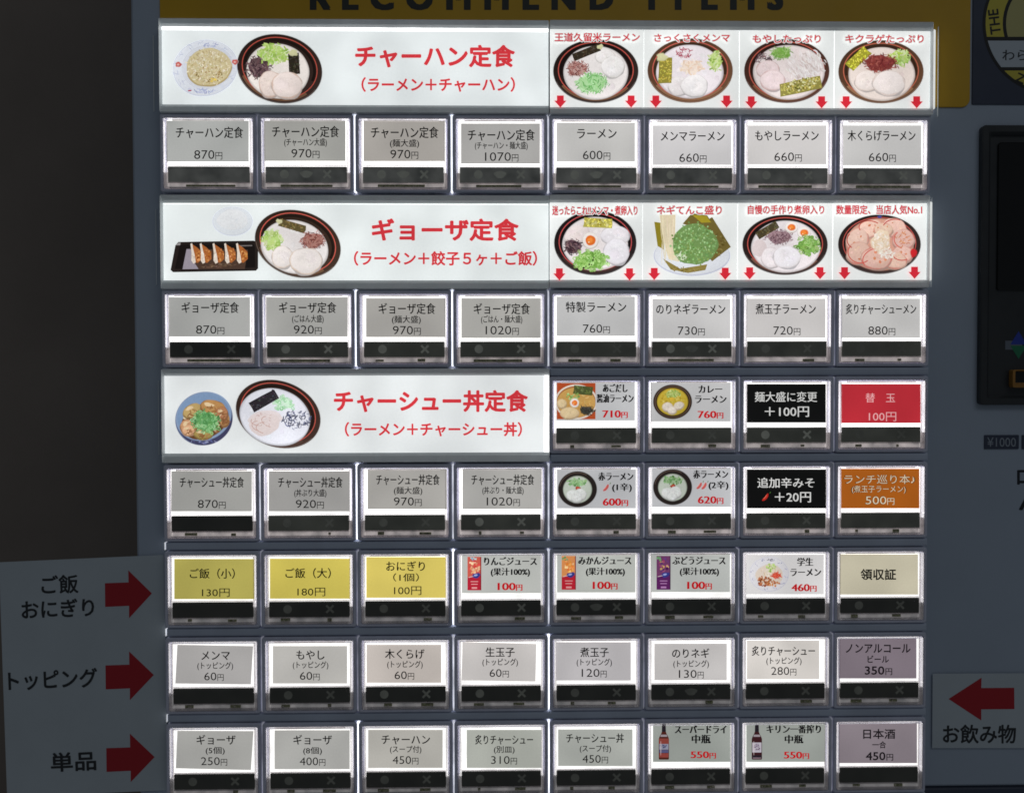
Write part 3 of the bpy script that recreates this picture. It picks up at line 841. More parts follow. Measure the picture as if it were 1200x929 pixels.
        heap(p, mx - 6, my + 8, 9, 6, [(160, 90, 56), (186, 118, 76), (134, 70, 44)], 'dot', 46, 1.4, None, 16)
        heap(p, mx + 4, my + 10, 7, 4, [(172, 98, 60), (196, 130, 84)], 'dot', 24, 1.3, None, 16)
        heap(p, mx + 8, my + 1, 6, 4, [(206, 70, 52), (186, 50, 40), (222, 104, 80)], 'strand', 34, 1.3, (200, 80, 60), 14)
        heap(p, mx + 2, my - 8, 6.5, 4.5, LIME, 'dot', 40, 1.2, None, 16)
    elif r == 7 and c in (5, 6):
        k, a, b, y0, y1 = ('E3', 698, 757, 530, 735) if c == 5 else ('E4', 103, 162, 530, 735)
        a, b, y0, y1 = cvx(k, a), cvx(k, b), cvy(k, y0), cvy(k, y1); m_ = (a + b) / 2; hw = (b - a) / 2; h = y1 - y0
        prof = [(0, .30), (.03, .36), (.06, .32), (.2, .36), (.28, .55), (.36, .86), (.42, 1), (.97, 1), (1, .9)]
        body = (76, 36, 30) if c == 5 else (58, 28, 32)
        p.poly([(m_ - hw * q, y0 + h * t) for t, q in prof] + [(m_ + hw * q, y0 + h * t) for t, q in reversed(prof)], body)
        p.poly([(m_ - hw * .36, y0), (m_ + hw * .36, y0), (m_ + hw * .4, y0 + h * .22), (m_ - hw * .4, y0 + h * .22)], (34, 30, 36))
        p.poly([(m_ - hw * .55, y0 + h * .30), (m_ + hw * .55, y0 + h * .30), (m_ + hw * .7, y0 + h * .36), (m_ - hw * .7, y0 + h * .36)], (150, 140, 146))
        if c == 5:
            p.poly([(m_ - hw * .96, y0 + h * .36 + 2), (m_ + hw * .96, y0 + h * .36 + 2), (m_ + hw * .96, y0 + h * .56), (m_ - hw * .96, y0 + h * .56)], (134, 64, 56))
            p.rect(m_, y0 + h * .64, hw * 1.8, h * .16, (140, 142, 160)); p.scatter(m_, y0 + h * .63, hw * .8, h * .04, 16, 'chip', [(70, 70, 110), (50, 50, 80)], .8)
            p.rect(m_, y0 + h * .77, hw * 1.8, h * .08, (84, 84, 120)); p.rect(m_, y0 + h * .88, hw * 1.8, h * .12, (140, 66, 60))
        else:
            p.rect(m_, y0 + h * .66, hw * 1.8, h * .28, (178, 172, 182)); p.scatter(m_, y0 + h * .66, hw * .6, h * .09, 26, 'chip', [(96, 80, 100), (130, 110, 130)], .8)
            p.rect(m_, y0 + h * .92, hw * 1.8, h * .09, (40, 32, 40)); p.rect(m_, y0 + h * .955, hw * 1.6, h * .02, (150, 130, 140))
        p.strand(m_ - hw * .6, y0 + h * .68, h * .5, .8, math.pi / 2, 0, (206, 190, 190))


# ------------------------------------------------------------------ buttons
YC = -0.00005                                  # front of the cards
for (r, c, k, rc, colr, lines) in CARDS:
    org = Vector((gx(c), 0, gz(r)))
    btn = link('push_button', P_housing, None, machine, org - machine.location)
    words = [t[1] for t in lines]
    link('diffuser', guides['diffuser' if r <= 4 else 'diffuser1'], None, btn)
    link('light_guide', guides['guide0' if r <= 4 else 'guide1'], None, btn)
    link('cap_rim', P_rim, None, btn)
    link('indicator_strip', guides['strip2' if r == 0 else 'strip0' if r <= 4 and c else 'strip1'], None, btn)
    link('cap_lip', P_lip, None, btn)
    if r < 5 or rnd.random() < 0.3:
        link('card_clip', P_clip, None, btn)
    mk = MARK[r][c]
    if r == 0:
        mk = None if c == 0 else 0
    if mk is not None and r >= 5:
        mk = min(2, mk + 1)
    if mk is not None:
        link('indicator_disc', marks['mark%d' % mk, 'indicator_disc'], None, btn)
        link('indicator_cross', marks['mark%d' % mk, 'indicator_cross'], None, btn)
        if (r, c) in ((0, 2), (0, 3), (0, 1), (2, 5), (6, 5), (5, 4), (0, 4)):
            link('indicator_blot', marks['mark%d' % (0 if r == 0 else min(2, mk + 1)), 'indicator_blot'], None, btn)
    # slivers of circuit board seen through the lip
    bits = [(-30 + rnd.uniform(-4, 4), 28 + rnd.uniform(-4, 6))] if r == 0 or (r == 2 and rnd.random() < .5) else \
           [(q + rnd.uniform(-4, 3), q + rnd.uniform(5, 13)) for q in rnd.choice(((-30, 18), (-28, 20), (20,), (-32, 16)))]
    for a, b in bits:
        link('circuit_board', slab('circuit_board', ux(a), uz(77.4 + rnd.uniform(-.4, .5)), ux(b), uz(74.4 + rnd.uniform(-.3, .6)), 0.0001, 0.0009, .0001, .00005), 'board', btn)
        for q in range(rnd.choice((1, 2))):
            t_ = rnd.uniform(a, b - 2)
            link('solder_joint', slab('solder_joint', ux(t_), uz(76.8), ux(t_ + rnd.uniform(1, 3)), uz(rnd.uniform(75.0, 76.0)), -0.0002, 0.0001, .0001, .0001), 'solder', btn)
    # the card
    if len(rc) == 4 and not isinstance(rc[0], tuple):
        q4 = [(rc[0], rc[1]), (rc[2], rc[1]), (rc[2], rc[3]), (rc[0], rc[3])]
    else:
        q4 = list(rc)
    q4 = [(cvx(k, x), cvy(k, y)) for x, y in q4]
    X, Z = at([q[0] for q in q4], [q[1] for q in q4], YC)
    X, Z = X - org.x, Z - org.z
    # keep the card inside its cap
    X = np.clip(X, -HW + .0007, HW - .0007); Z = np.clip(Z, uz(53.8), uz(1.0))
    fr = [(X[i], YC, Z[i]) for i in (3, 2, 1, 0)]; bk = [(X[i], 0.00030, Z[i]) for i in (3, 2, 1, 0)]
    me = mesh('card', fr + bk, [(0, 1, 2, 3), (7, 6, 5, 4), (0, 4, 5, 1), (1, 5, 6, 2), (2, 6, 7, 3), (3, 7, 4, 0)])
    set_col(me, lin(colr))
    link('card', me, 'sheet', btn)
    # print
    p = Print(YC - 0.00004); pr = Print(YC - 0.00004)
    for (kd, s, x0, x1, yc, em) in lines:
        x0, x1, yc = cvx(k, x0), cvx(k, x1), cvy(k, yc)
        if kd == 'm': p.text(s, x0, x1, yc, em, INK, 0.0145 if em > 10.5 else 0.012)
        elif kd == 'b': p.text(s, x0, x1, yc, em, (24, 24, 20), 0.026)
        elif kd == 'h': p.text(s, x0, x1, yc, em, (26, 22, 26), 0.02)
        elif kd == 'B': p.text(s, x0, x1, yc, em, (206, 206, 204), 0.012)
        elif kd == 'k': p.text(s, x0, x1, yc, em, (226, 170, 172), 0.004)
        elif kd == 'kw': pr.price(s, x0, x1, yc, em, (226, 170, 172), True)
        elif kd == 's': p.text(s, x0, x1, yc, em, (16, 15, 17), 0, True)
        elif kd == 'r': pr.price(s, x0, x1, yc, em, RED, False, True)
        elif kd == 'p': pr.price(s, x0, x1, yc, em, INK, False, False, 0.0)
        elif kd == 'hp': pr.price(s, x0, x1, yc, em, (26, 22, 26), False, False, 0.02)
        elif kd == 'w': pr.price(s, x0, x1, yc, em, INK, True)
        elif kd == 'o': p.text(s, x0, x1, yc, em, (210, 192, 166), 0.0, outline=((78, 48, 20), 0.03))
        elif kd == 'op':
            pr.price(s, x0 - .5, x1 + .5, yc, em, (78, 48, 20), False, False, 0.035); pr.price(s, x0, x1, yc, em, (214, 198, 172), False, False, 0.0)
    if p.v:
        p.build('lettering', 'ink', btn, tuple(org))
    if pr.v:
        pr.build('price', 'ink', btn, tuple(org))
    pic = Print(YC - 0.00004)
    pic_card(r, c, pic)
    if pic.v:
        pic.build('picture', 'photo', btn, tuple(org))
    tone = ('black' if sum(colr) < 60 else 'red' if colr[0] > 180 and colr[1] < 60 else 'orange' if colr[0] > 170 and colr[2] < 30 else
            'yellow' if colr[2] < 100 else 'mauve' if colr[1] < 125 else 'cream' if colr[2] < 160 and colr[0] > 185 else 'grey')
    prc = [t[1] for t in lines if t[0] in ('p', 'w', 'r', 'kw', 'hp', 'op')]
    what = {(7, 5): 'a brown beer bottle with a pale blue label', (7, 6): 'a dark beer bottle with a white label'}.get((r, c))
    said = what or ' '.join(w_ for w_ in words if w_ not in prc)
    btn['label'] = 'backlit push button with %s card %s %s' % (tone, 'showing' if what else 'reading', said) + (' at %s yen' % prc[0] if prc else '')

# ------------------------------------------------------------------ light seams between housings
SEAM = {0: {2: 0, 3: 0, 4: 1, 5: 2}, 2: {2: 0, 3: 0, 4: 1, 5: 2, 1: 2}, 3: {5: 2}, 4: {1: 1, 2: 0, 3: 1, 4: 1, 5: 2}, 5: {2: 2, 3: 0, 4: 1, 5: 2},
        6: {2: 2, 3: 1, 4: 0, 5: 2}, 7: {2: 0, 3: 1, 4: 0, 5: 2}}
for r, d in SEAM.items():
    for c in range(1 if r != 3 else 5, 8):
        lv = d.get(c, 2)
        x = gx(c) - PITCH / 2; wv = (0.00034, 0.00026, 0.00022)[lv]
        part('light_seam', slab('light_seam', x - wv, gz(r) + hb + .0004, x + wv, gz(r) + ht - .0002, 0.0001, 0.0044, .0001, .0001), 'seam%d' % lv)

# ------------------------------------------------------------------ rails between the rows
xr0, xr1 = gx(0) - 0.0222, gx(7) + 0.0232
for r in (3, 4, 5, 6, 7):
    z1 = gz(r) + hb - 0.0004; z0 = gz(r + 1) + ht + 0.0004
    x0 = xr0 if r != 3 else gx(4) - 0.0222
    part('rail', loft('rail', [loop(x0, z0, xr1, z1, YF + .001, .0006), loop(x0, z0, xr1, z1, 0.0004, .0006), loop(x0 + .0003, z0 + .0004, xr1 - .0003, z1 - .0004, -0.0001, .0004),
                               loop(x0 + .0006, z0 + .0012, xr1 - .0006, z1 - .0010, -0.0003, .0003)], False, True), 'rail')
    if r != 3:
        part('light_seam', slab('light_seam', xr0 - .0007, z0 + .0002, xr0 - .0003, z1 - .0002, 0.0002, 0.0044, .0001, .0001), 'seam1')
# the rail over the four cards beside the third banner
z1 = gz(2) + hb - 0.0004; z0 = gz(3) + ht + 0.0004; x0 = gx(4) - 0.0222
part('rail', loft('rail', [loop(x0, z0, xr1, z1, YF + .001, .0006), loop(x0, z0, xr1, z1, 0.0004, .0006), loop(x0 + .0003, z0 + .0004, xr1 - .0003, z1 - .0004, -0.0001, .0004),
                           loop(x0 + .0006, z0 + .0012, xr1 - .0006, z1 - .0010, -0.0003, .0003)], False, True), 'rail')
# panel that carries the rows
part('button_panel', slab('button_panel', xr0 - .0012, gz(7) - 0.034, xr1 + .0006, gz(0) + ht + .0005, 0.0038, YF + .0015, .001, .0003), 'housing')

# ------------------------------------------------------------------ lit banners
YB = 0.0006


def banner(name, label, L, T, Rr, B, top, bot, side_l, side_r):
    """light box: sheet from (L,T) to (Rr,B) in photograph measurements, with sloping rails above and below"""
    x0, z1 = at(L, (T + B) / 2, YB)[0], at((L + Rr) / 2, T, YB)[1]
    x1, z0 = at(Rr, (T + B) / 2, YB)[0], at((L + Rr) / 2, B, YB)[1]
    x0, x1, z0, z1 = map(float, (x0, x1, z0, z1))
    X0, X1, Z0, Z1 = x0 - side_l, x1 + side_r, z0 - bot, z1 + top
    fr = loft(name, [loop(X0, Z0, X1, Z1, YF + .001, .0008), loop(X0, Z0, X1, Z1, -0.0008, .0008),
                     loop(X0 + side_l * .3, Z0 + .0004, X1 - side_r * .3, Z1 - .0003, -0.0020, .0006),
                     loop(x0 - side_l * .5, z0 - bot * .90, x1 + side_r * .5, z1 + top * .90, -0.0022, .0004),
                     loop(x0 - side_l * .2, z0 - bot * .3, x1 + side_r * .2, z1 + top * .3, -0.0008, .0003),
                     loop(x0, z0, x1, z1, YB - 0.0001, .0001), loop(x0, z0, x1, z1, YF, .0001)])
    o = part(name, fr, 'bannerrail', label)
    return o, (x0, z0, x1, z1)


def sheet(name, parent, x0, z0, x1, z1, col, y=YB):
    me = slab(name, x0, z0, x1, z1, y, y + .0006, .0002, .00005)
    set_col(me, lin(col))
    return link(name, me, 'sheet', parent)


BRED = (208, 56, 64)
WHITE = [(224, 229, 229), (226, 231, 230), (224, 227, 227)]
bn = []
for i, (L, T, Rr, B, tp, bt_) in enumerate(((190, 32.5, 642.3, 123.5, .0030, .0046), (191.5, 238.3, 642.6, 328.6, .0036, .0046), (193, 440, 643, 530.4, .0034, .0046))):
    o, q = banner('menu_banner', ['lit white banner for the fried rice set meal in red lettering', 'lit white banner for the gyoza dumpling set meal in red lettering',
                                  'lit white banner for the chashu rice bowl set meal in red lettering'][i], L, T, Rr, B, tp, bt_, .0008, .0003)
    x0, z0, x1, z1 = q
    if i == 2:
        xm = float(at(637.5, 480, YB)[0])
        sheet('banner_sheet', o, x0, z0, xm, z1, WHITE[i])
        link('diffuser_edge', slab('diffuser_edge', xm + .0001, z0, x1, z1, YB + .0001, YB + .0006, .0002, .0001), 'diffuser', o)
    else:
        zt2 = z1 - (.0016 if i == 0 else .0005)
        sheet('banner_sheet', o, x0, z0, x1, zt2, WHITE[i])
        link('diffuser_edge', slab('diffuser_edge', x0, zt2 + .0001, x1, z1, YB + .0002, YB + .0006, .0002, .0001), 'diffuser' if i == 0 else 'margin', o)
    bn.append(o)

YP = YB - 0.00006
p = Print(YP)
p.text('チャーハン定食', cvx('A2', 65), cvx('A2', 822), cvy('A2', 268), 26.6, BRED, 0.035)
p.text('（ラーメン＋チャーハン）', cvx('A2', 95), cvx('A2', 822), cvy('A2', 402), 17.2, BRED, 0.029)
p.build('lettering', 'ink', bn[0])
p = Print(YP)
p.text('ギョーザ定食', cvx('B2', 157), cvx('B2', 920), cvy('B2', 198), 26.6, BRED, 0.035)
p.text('（ラーメン＋餃子５ヶ＋ご飯）', cvx('B2', 65), cvx('B2', 1015), cvy('B2', 345), 17.2, BRED, 0.029)
p.build('lettering', 'ink', bn[1])
p = Print(YP)
p.text('チャーシュー丼定食', cvx('C1', 912), cvx('C2', 945), cvy('C2', 195), 26.0, BRED, 0.035)
p.text('（ラーメン＋チャーシュー丼）', cvx('C1', 968), cvx('C2', 915), cvy('C2', 337), 17.0, BRED, 0.029)
p.build('lettering', 'ink', bn[2])

# fried rice plate and ramen bowl
p = Print(YP)
p.ell(240.5, 80, 38.5, 33, (208, 213, 226), 12, .008, 60); p.ell(240.5, 79.6, 37.6, 32, (218, 222, 230), 12, .008, 60)
p.ell(243, 79, 30, 25.5, (211, 214, 223), 12, .01, 48)
for a in range(0, 360, 24):
    t = math.radians(a); p.scatter(240.5 + 33.5 * math.cos(t), 80 + 28 * math.sin(t), 5, 2.6, 5, 'strand', [(200, 205, 222), (192, 198, 219), (206, 211, 226)], 1.2, 6)
p.scatter(247, 54, 9, 2.6, 16, 'strand', [(166, 172, 206)], 1.2, 14); p.scatter(240, 107, 14, 2.6, 20, 'strand', [(156, 163, 202)], 1.3, 14)
for x, y in ((209.8, 76.5), (276, 73.5)):
    p.ell(x, y, 3.6, 3.1, (196, 92, 84), 0, .15, 14); p.ell(x - .3, y + .2, 1.5, 1.2, (222, 176, 170), 0, .1, 8)
p.ell(223, 107, 2.4, .8, (176, 70, 90), 10)
p.ell(245.3, 80.3, 26.6, 22.4, (176, 156, 108), 8, .03, 40); p.ell(245.3, 79.2, 26, 21.6, (208, 194, 152), 8, .03, 40)
p.scatter(245.3, 79, 25, 20.5, 420, 'chip', [(212, 200, 166), (196, 180, 138), (222, 212, 184), (204, 188, 146), (230, 222, 200), (184, 164, 120)], 1.2, 12)
p.scatter(248, 88, 20, 10, 60, 'dot', [(150, 116, 70), (170, 136, 84), (140, 120, 70)], 0.8, 16)
p.scatter(251, 95, 4, 2.6, 8, 'dot', [(226, 196, 96)], 1.6, 12)
p.build('fried_rice_picture', 'photo', bn[0])
p = Print(YP - .0007)
bowl(p, 327.7, 80.9, 50.5, 40, -14, (325.6, 83.6, 37, 32))
heap(p, 303, 79, 15, 14, PURPLE, 'strand', 130, 1.7, (96, 76, 78), 14)
heap(p, 320, 63.5, 19, 12.5, LIME, 'chip', 130, 1.9, (166, 202, 96), 16)
nori(p, 344.6, 75, 13, 25, 4, (44, 40, 32), (0, -1))
chashu(p, 317.5, 99, 14, 15.5, 0, (222, 206, 198)); chashu(p, 336.5, 100.5, 18, 15.5, 0, (228, 214, 208))
p.build('ramen_picture', 'photo', bn[0])

# gyoza tray, rice, ramen


def e2(x, y): return 195 + x / 5.714, 235 + y / 5.714


p = Print(YP)
p.ell(*e2(443, 140), 23.8, 17.3, (211, 216, 228), 0, 0, 48); p.ell(*e2(443, 138), 22.9, 16.4, (221, 226, 231), 0, 0, 48)
p.ell(*e2(443, 130), 18, 12, (228, 230, 232), 0, .05, 36); p.scatter(*e2(443, 130), 16, 10, 40, 'chip', [(226, 229, 231), (222, 226, 230)], 1.2, 3)
p.build('rice_picture', 'photo', bn[1])
p = Print(YP)
p.poly([e2(x, y) for x, y in ((60, 300), (80, 278), (585, 269), (607, 280), (614, 300), (614, 455), (600, 470), (45, 480), (28, 465))], (38, 32, 30))
p.poly([e2(x, y) for x, y in ((92, 296), (578, 288), (592, 305), (594, 448), (56, 458))], (26, 22, 21))
p.poly([e2(x, y) for x, y in ((135, 325), (545, 330), (525, 458), (108, 460))], (74, 56, 46))
p.poly([e2(x, y) for x, y in ((135, 325), (185, 326), (190, 420), (215, 458), (108, 460))], (150, 142, 152))
p.scatter(*e2(360, 438), 24, 2.6, 40, 'strand', [(104, 80, 62), (84, 64, 50), (124, 98, 80)], 1.3, 12, ang=0.0)
p.poly([e2(x, y) for x, y in ((60, 300), (80, 284), (96, 283), (92, 300))], (150, 146, 146)); p.poly([e2(x, y) for x, y in ((470, 300), (575, 298), (575, 306), (470, 308))], (112, 106, 104))
for gxp in (200, 267, 348, 428, 507):
    o_ = gxp - 200 + rnd.uniform(-3, 3)
    p.poly([e2(x + o_, y) for x, y in ((165, 288), (205, 315), (236, 345), (238, 392), (210, 418), (180, 412))], (166, 98, 50))
    p.scatter(*e2(214 + o_, 362), 3.6, 7, 22, 'dot', [(186, 116, 58), (146, 78, 38), (204, 142, 84)], 1.3, 16)
    p.poly([e2(x + o_, y) for x, y in ((160, 290), (172, 286), (178, 320), (190, 370), (196, 415), (180, 424), (166, 402), (168, 350))], (220, 208, 194))
    p.scatter(*e2(178 + o_, 375), 1.6, 6, 8, 'dot', [(232, 224, 212), (200, 186, 172)], 1.0, 10)
p.build('gyoza_picture', 'photo', bn[1])
p = Print(YP - .0007)
bowl(p, 349, 285.8, 51.5, 38.5, -18, (345.3, 289.6, 40, 31), (56, 42, 34), (200, 92, 80), (112, 84, 62), (226, 220, 218))
heap(p, 319.5, 281, 13, 12, LIME, 'ring', 70, 2.4, (186, 214, 130), 16)
nori(p, 342.5, 265, 32, 9, -16, (96, 84, 52), (-1, -.2))
heap(p, 367, 282, 15.5, 11, MAROON, 'strand', 140, 1.15, (176, 128, 118), 14)
chashu(p, 331, 301.5, 12.5, 13, 0, (230, 222, 218), (208, 178, 152)); chashu(p, 358.5, 306, 19, 15.5, 0, (232, 224, 220), (206, 174, 146))
p.build('ramen_picture', 'photo', bn[1])


# rice bowl with pork, ramen
def e3(x, y): return 195 + x / 6.316, 440 + y / 6.316


p = Print(YP)
X, Y = e3(278, 318)
p.ell(X, Y, 34, 31, (92, 104, 138), 20, 0, 60); p.ell(X + 1.5, Y + 2, 32.4, 28.8, (66, 66, 96), 20, 0, 60)
p.ell(X - .3, Y - 2.5, 33.2, 28, (136, 156, 186), 20, 0, 60); p.ell(X - 1, Y - 3.5, 31, 26, (122, 146, 178), 20, 0, 60)
p.scatter(X - 1, Y + 26.5, 15, 2.2, 26, 'strand', [(150, 156, 190), (96, 102, 150)], 1.3, 14)
p.ell(X + 1, Y + 3, 28, 20, (104, 70, 44), 20, .04, 40)
p.scatter(X + 1, Y + 4, 26, 18, 70, 'dot', [(96, 62, 38), (130, 90, 56), (150, 108, 70), (206, 186, 160)], 2.2, 16)
for x, y, a, b, ro in ((195, 262, 12, 8, 25), (345, 238, 15, 9, -10), (160, 380, 9, 9, 60), (168, 405, 8, 6, 10), (275, 432, 11, 6, 0), (430, 320, 6, 9, 10), (415, 280, 7, 8, 0)):
    chashu(p, *e3(x, y), a, b, ro, p.jit((190, 152, 108), 30), (84, 52, 32))
    X_, Y_ = e3(x, y); p.scatter(X_ + a * .2, Y_ + b * .3, a * .6, b * .5, 12, 'strand', [(124, 80, 48), (150, 104, 66)], 1.5, 14); p.ell(X_ - a * .3, Y_ - b * .4, a * .4, b * .25, (222, 196, 156), ro, .2, 14)
p.scatter(*e3(290, 330), 22, 15, 40, 'strand', [(120, 78, 46), (150, 104, 62), (100, 62, 38), (216, 190, 150)], 1.5, 16)
p.scatter(*e3(345, 250), 10, 5, 14, 'strand', [(150, 104, 62)], 1.2, 14)
heap(p, *e3(300, 342), 18, 13.5, [(110, 168, 104), (134, 186, 126), (90, 146, 86), (156, 200, 146), (70, 126, 70)], 'ring', 150, 2.1, (98, 156, 92), 18)
p.build('pork_bowl_picture', 'photo', bn[2])
p = Print(YP - .0007)
bowl(p, 326, 485, 51, 38.5, -20, (322.3, 488.6, 42, 33), (58, 42, 36), (190, 86, 74), (82, 62, 54), (220, 221, 230))
heap(p, 333, 472, 13, 8.5, [(170, 214, 176), (140, 200, 148), (196, 226, 198)], 'ring', 46, 2.3, (200, 222, 204), 12)
nori(p, 309.8, 469.3, 34, 12.5, 29, (46, 42, 48))
p.ell(311, 490, 20, 9, (226, 214, 214), 5, .05, 30); p.ell(310, 497, 18, 13, (226, 212, 210), 10, .06, 30)
for dx, dy, a, b in ((-4, -2, 12, 6), (2, 6, 12, 7), (-6, 4, 9, 6), (6, -1, 10, 6)):
    p.ring(310 + dx, 495 + dy, a, b, .9, (202, 168, 160), rnd.uniform(-30, 30), rnd.uniform(0, 120), rnd.uniform(200, 330), 24)
p.scatter(309, 492, 14, 8, 24, 'strand', [(208, 180, 174), (232, 220, 218)], 1.3, 10)
heap(p, 348, 491.5, 17, 11, [(54, 56, 84), (72, 76, 108), (40, 42, 66), (96, 104, 140)], 'strand', 75, 1.6, None, 10)
p.build('ramen_picture', 'photo', bn[2])

# --- the two strips of four picture cards
TOPW = (226, 228, 226)
specs = []
for i, (L, T, Rr, B, div) in enumerate(((644.2, 35.8, 1090, 126.6, (754.3, 866.3, 977.5)), (643.8, 238, 1086, 328, (752.8, 864.2, 975.7)))):
    o, q = banner('picture_banner', ['lit strip of four ramen picture cards under the yellow header', 'lit strip of four ramen picture cards between two button rows'][i],
                  L, T, Rr, B, (.0036, .0036)[i], .0042, .0002, .0002)
    x0, z0, x1, z1 = q
    xs = [x0] + [float(at(d, (T + B) / 2, YB)[0]) for d in div] + [x1]
    for j in range(4):
        s = sheet('picture_card', o, xs[j] + .0002, z0, xs[j + 1] - .0002, z1, TOPW)
    link('diffuser_edge', slab('diffuser_edge', x0, z0 + .0001, x1, z1 - .0001, YB + .0007, YB + .0012, .0002, .0001), 'seam2', o)
    # lit end of the strip and the far edge of its clear cover
    cxx = float(at(1105 if i == 0 else 1099, 80, -0.001)[0])
    link('lit_end', slab('lit_end', x1 + .0003, z0 - .0004, x1 + .0022, z1 + .0006, -0.0006, YF - .0009, .0006, .0005), 'lit_end', o)
    link('cover_edge', slab('cover_edge', cxx - .0003, z0 - .0032, cxx, z1 + .0034, YF - .0016, YF - .0009, .0001, .0001), 'bannerrail', o)
    specs.append(o)
for i, (ya, yb_) in enumerate(((38, 128), (243, 333), (446, 534))):
    z1 = float(at(182, ya, 0)[1]); z0 = float(at(182, yb_, 0)[1]); sh = i * .00035
    for px_ in (175.5, 185.0):
        xc = float(at(px_, 80, 0)[0]) + sh
        link('cover_edge', slab('cover_edge', xc, z0, xc + .0003, z1, YF - .0006, YF - .0001, .0001, .0001), 'bannerrail', bn[i])

ARW = ((('A3', 118, 408), ('A3', 485, 408), ('A3', 613, 408), ('A3', 980, 408), ('A4', 90, 412), ('A4', 455, 412), ('A4', 582, 412), ('A4', 948, 412)),
       (('B3', 113, 396), ('B3', 477, 396), ('B3', 605, 394), ('B3', 973, 393), ('B4', 82, 391), ('B4', 447, 390), ('B4', 574, 390), ('B4', 937, 388)))
for i in range(2):
    for k, x, y in ARW[i]:
        X, Y = cvx(k, x), cvy(k, y); p = Print(YP - .0011)
        p.poly([(X - 4, Y), (X + 4, Y), (X + 4, Y + 6), (X + 7.2, Y + 6), (X, Y + 14.2), (X - 7.2, Y + 6), (X - 4, Y + 6)], (208, 44, 58))
        p.build('red_arrow', 'ink', specs[i])
TIT = ((('A3', '王道久留米ラーメン', 88, 530, 107, 10.8), ('A3', 'さっくさくメンマ', 605, 997, 110, 10.4), ('A4', 'もやしたっぷり', 98, 450, 115, 10.6), ('A4', 'キクラゲたっぷり', 578, 984, 115, 10.6)),
       (('B3', '迷ったらこれ!!メンマ・煮卵入り', 76, 518, 97, 11.6), ('B3', 'ネギてんこ盛り', 618, 955, 95, 11.2), ('B4', '自慢の手作り煮卵入り', 72, 468, 93, 11.0), ('B4', '数量限定、当店人気No.1', 530, 976, 93, 11.2)))
for i in range(2):
    for k, s, x0, x1, yc, em in TIT[i]:
        p = Print(YP - .0013, 4e-6)
        p.text(s, cvx(k, x0), cvx(k, x1), cvy(k, yc), em, (206, 48, 62), 0.020, outline=(TOPW, 0.10))
        p.build('card_title', 'ink', specs[i])


def ramen(i, f):
    p = Print(YP); f(p); p.build('ramen_picture', 'photo', specs[i])


def r1(p):
    bowl(p, 698.2, 83.7, 50, 37.3, 0, (698.2, 85.6, 38, 31.5), (40, 30, 27), (190, 84, 74), (116, 84, 62), (222, 216, 214))
    chashu(p, 709, 66.5, 11.5, 8, 0, (226, 222, 220), (212, 206, 200)); chashu(p, 718, 78.5, 13.5, 12.5, 0, (228, 225, 224), (212, 206, 200))
    heap(p, 676.5, 81, 14, 10.5, MAROON, 'strand', 120, 1.15, (186, 150, 144), 16)
    nori(p, 687, 62, 33, 9, 22, (52, 44, 34), (1.05, 0))
    heap(p, 694, 98, 20, 12.5, [(126, 188, 112), (150, 204, 136), (96, 164, 84), (180, 222, 168)], 'strand', 150, 1.7, (168, 210, 154), 14)


def r2(p):
    bowl(p, 808.8, 83, 50, 37.8, 0, (808.2, 84.4, 39.5, 31.5), (92, 64, 46), (196, 96, 84), (142, 104, 78), (226, 218, 222))
    chashu(p, 795, 101, 12, 11, 0, (226, 220, 220), (214, 206, 204)); chashu(p, 813.5, 100.5, 15.5, 13, 0, (230, 226, 226), (214, 206, 204))
    heap(p, 810.5, 79, 15, 8.5, [(234, 214, 196), (226, 200, 178), (238, 222, 208)], 'chip', 60, 2.0, (232, 214, 200), 8)
    nori(p, 779.6, 83, 15.5, 30, -2, (144, 134, 58), (-.6, -1))
    heap(p, 801.5, 62.5, 10, 6, [(166, 62, 84), (146, 46, 70), (184, 96, 112)], 'strand', 46, 1.3, None, 12)
    heap(p, 838, 72.5, 8.5, 12, LIME, 'chip', 60, 1.7, (190, 214, 128), 14)


def r3(p):
    bowl(p, 922, 83.5, 50, 37.5, 0, (924.4, 85, 42, 32), (70, 44, 36), (190, 92, 78), (122, 84, 62), (222, 210, 208))
    heap(p, 895, 71, 10, 8, PURPLE, 'strand', 50, 1.4, None, 14)
    heap(p, 944, 77, 23, 17, [(228, 222, 220), (214, 204, 200), (236, 232, 232), (200, 184, 180)], 'strand', 170, 2.0, (222, 212, 210), 8, 1.0)
    heap(p, 915.5, 62.5, 13.5, 8, GREEN, 'strand', 80, 1.5, (120, 170, 74), 16)
    chashu(p, 899.5, 82, 13.5, 10.5, 0, (222, 204, 204), (186, 146, 140)); chashu(p, 905, 94.6, 14.5, 12, 0, (226, 208, 208), (186, 146, 140))
    nori(p, 938, 101.5, 50, 15, 12, (146, 138, 72)); p.scatter(938, 100, 22, 7, 80, 'dot', [(196, 190, 128), (166, 160, 84), (214, 210, 160), (110, 104, 50)], 1.3, 16, 12)


def r4(p):
    bowl(p, 1032.4, 84.4, 50, 37, 0, (1033, 87.3, 39, 31.5), (84, 58, 42), (186, 100, 78), (146, 108, 80), (222, 208, 200))
    nori(p, 1005.8, 69, 30, 13, 44, (158, 154, 52))
    heap(p, 1053, 68, 14, 10, LIME, 'chip', 80, 1.9, (176, 204, 88), 16)
    heap(p, 1030.6, 74.5, 21.5, 11.5, [(126, 54, 52), (146, 68, 62), (104, 40, 42), (160, 84, 74)], 'strand', 170, 1.5, (126, 58, 54), 10)
    chashu(p, 1015.5, 95.5, 14.5, 12, 0, (228, 216, 210), (206, 184, 172)); chashu(p, 1041, 98, 19, 14.5, 0, (230, 220, 216), (206, 184, 172))


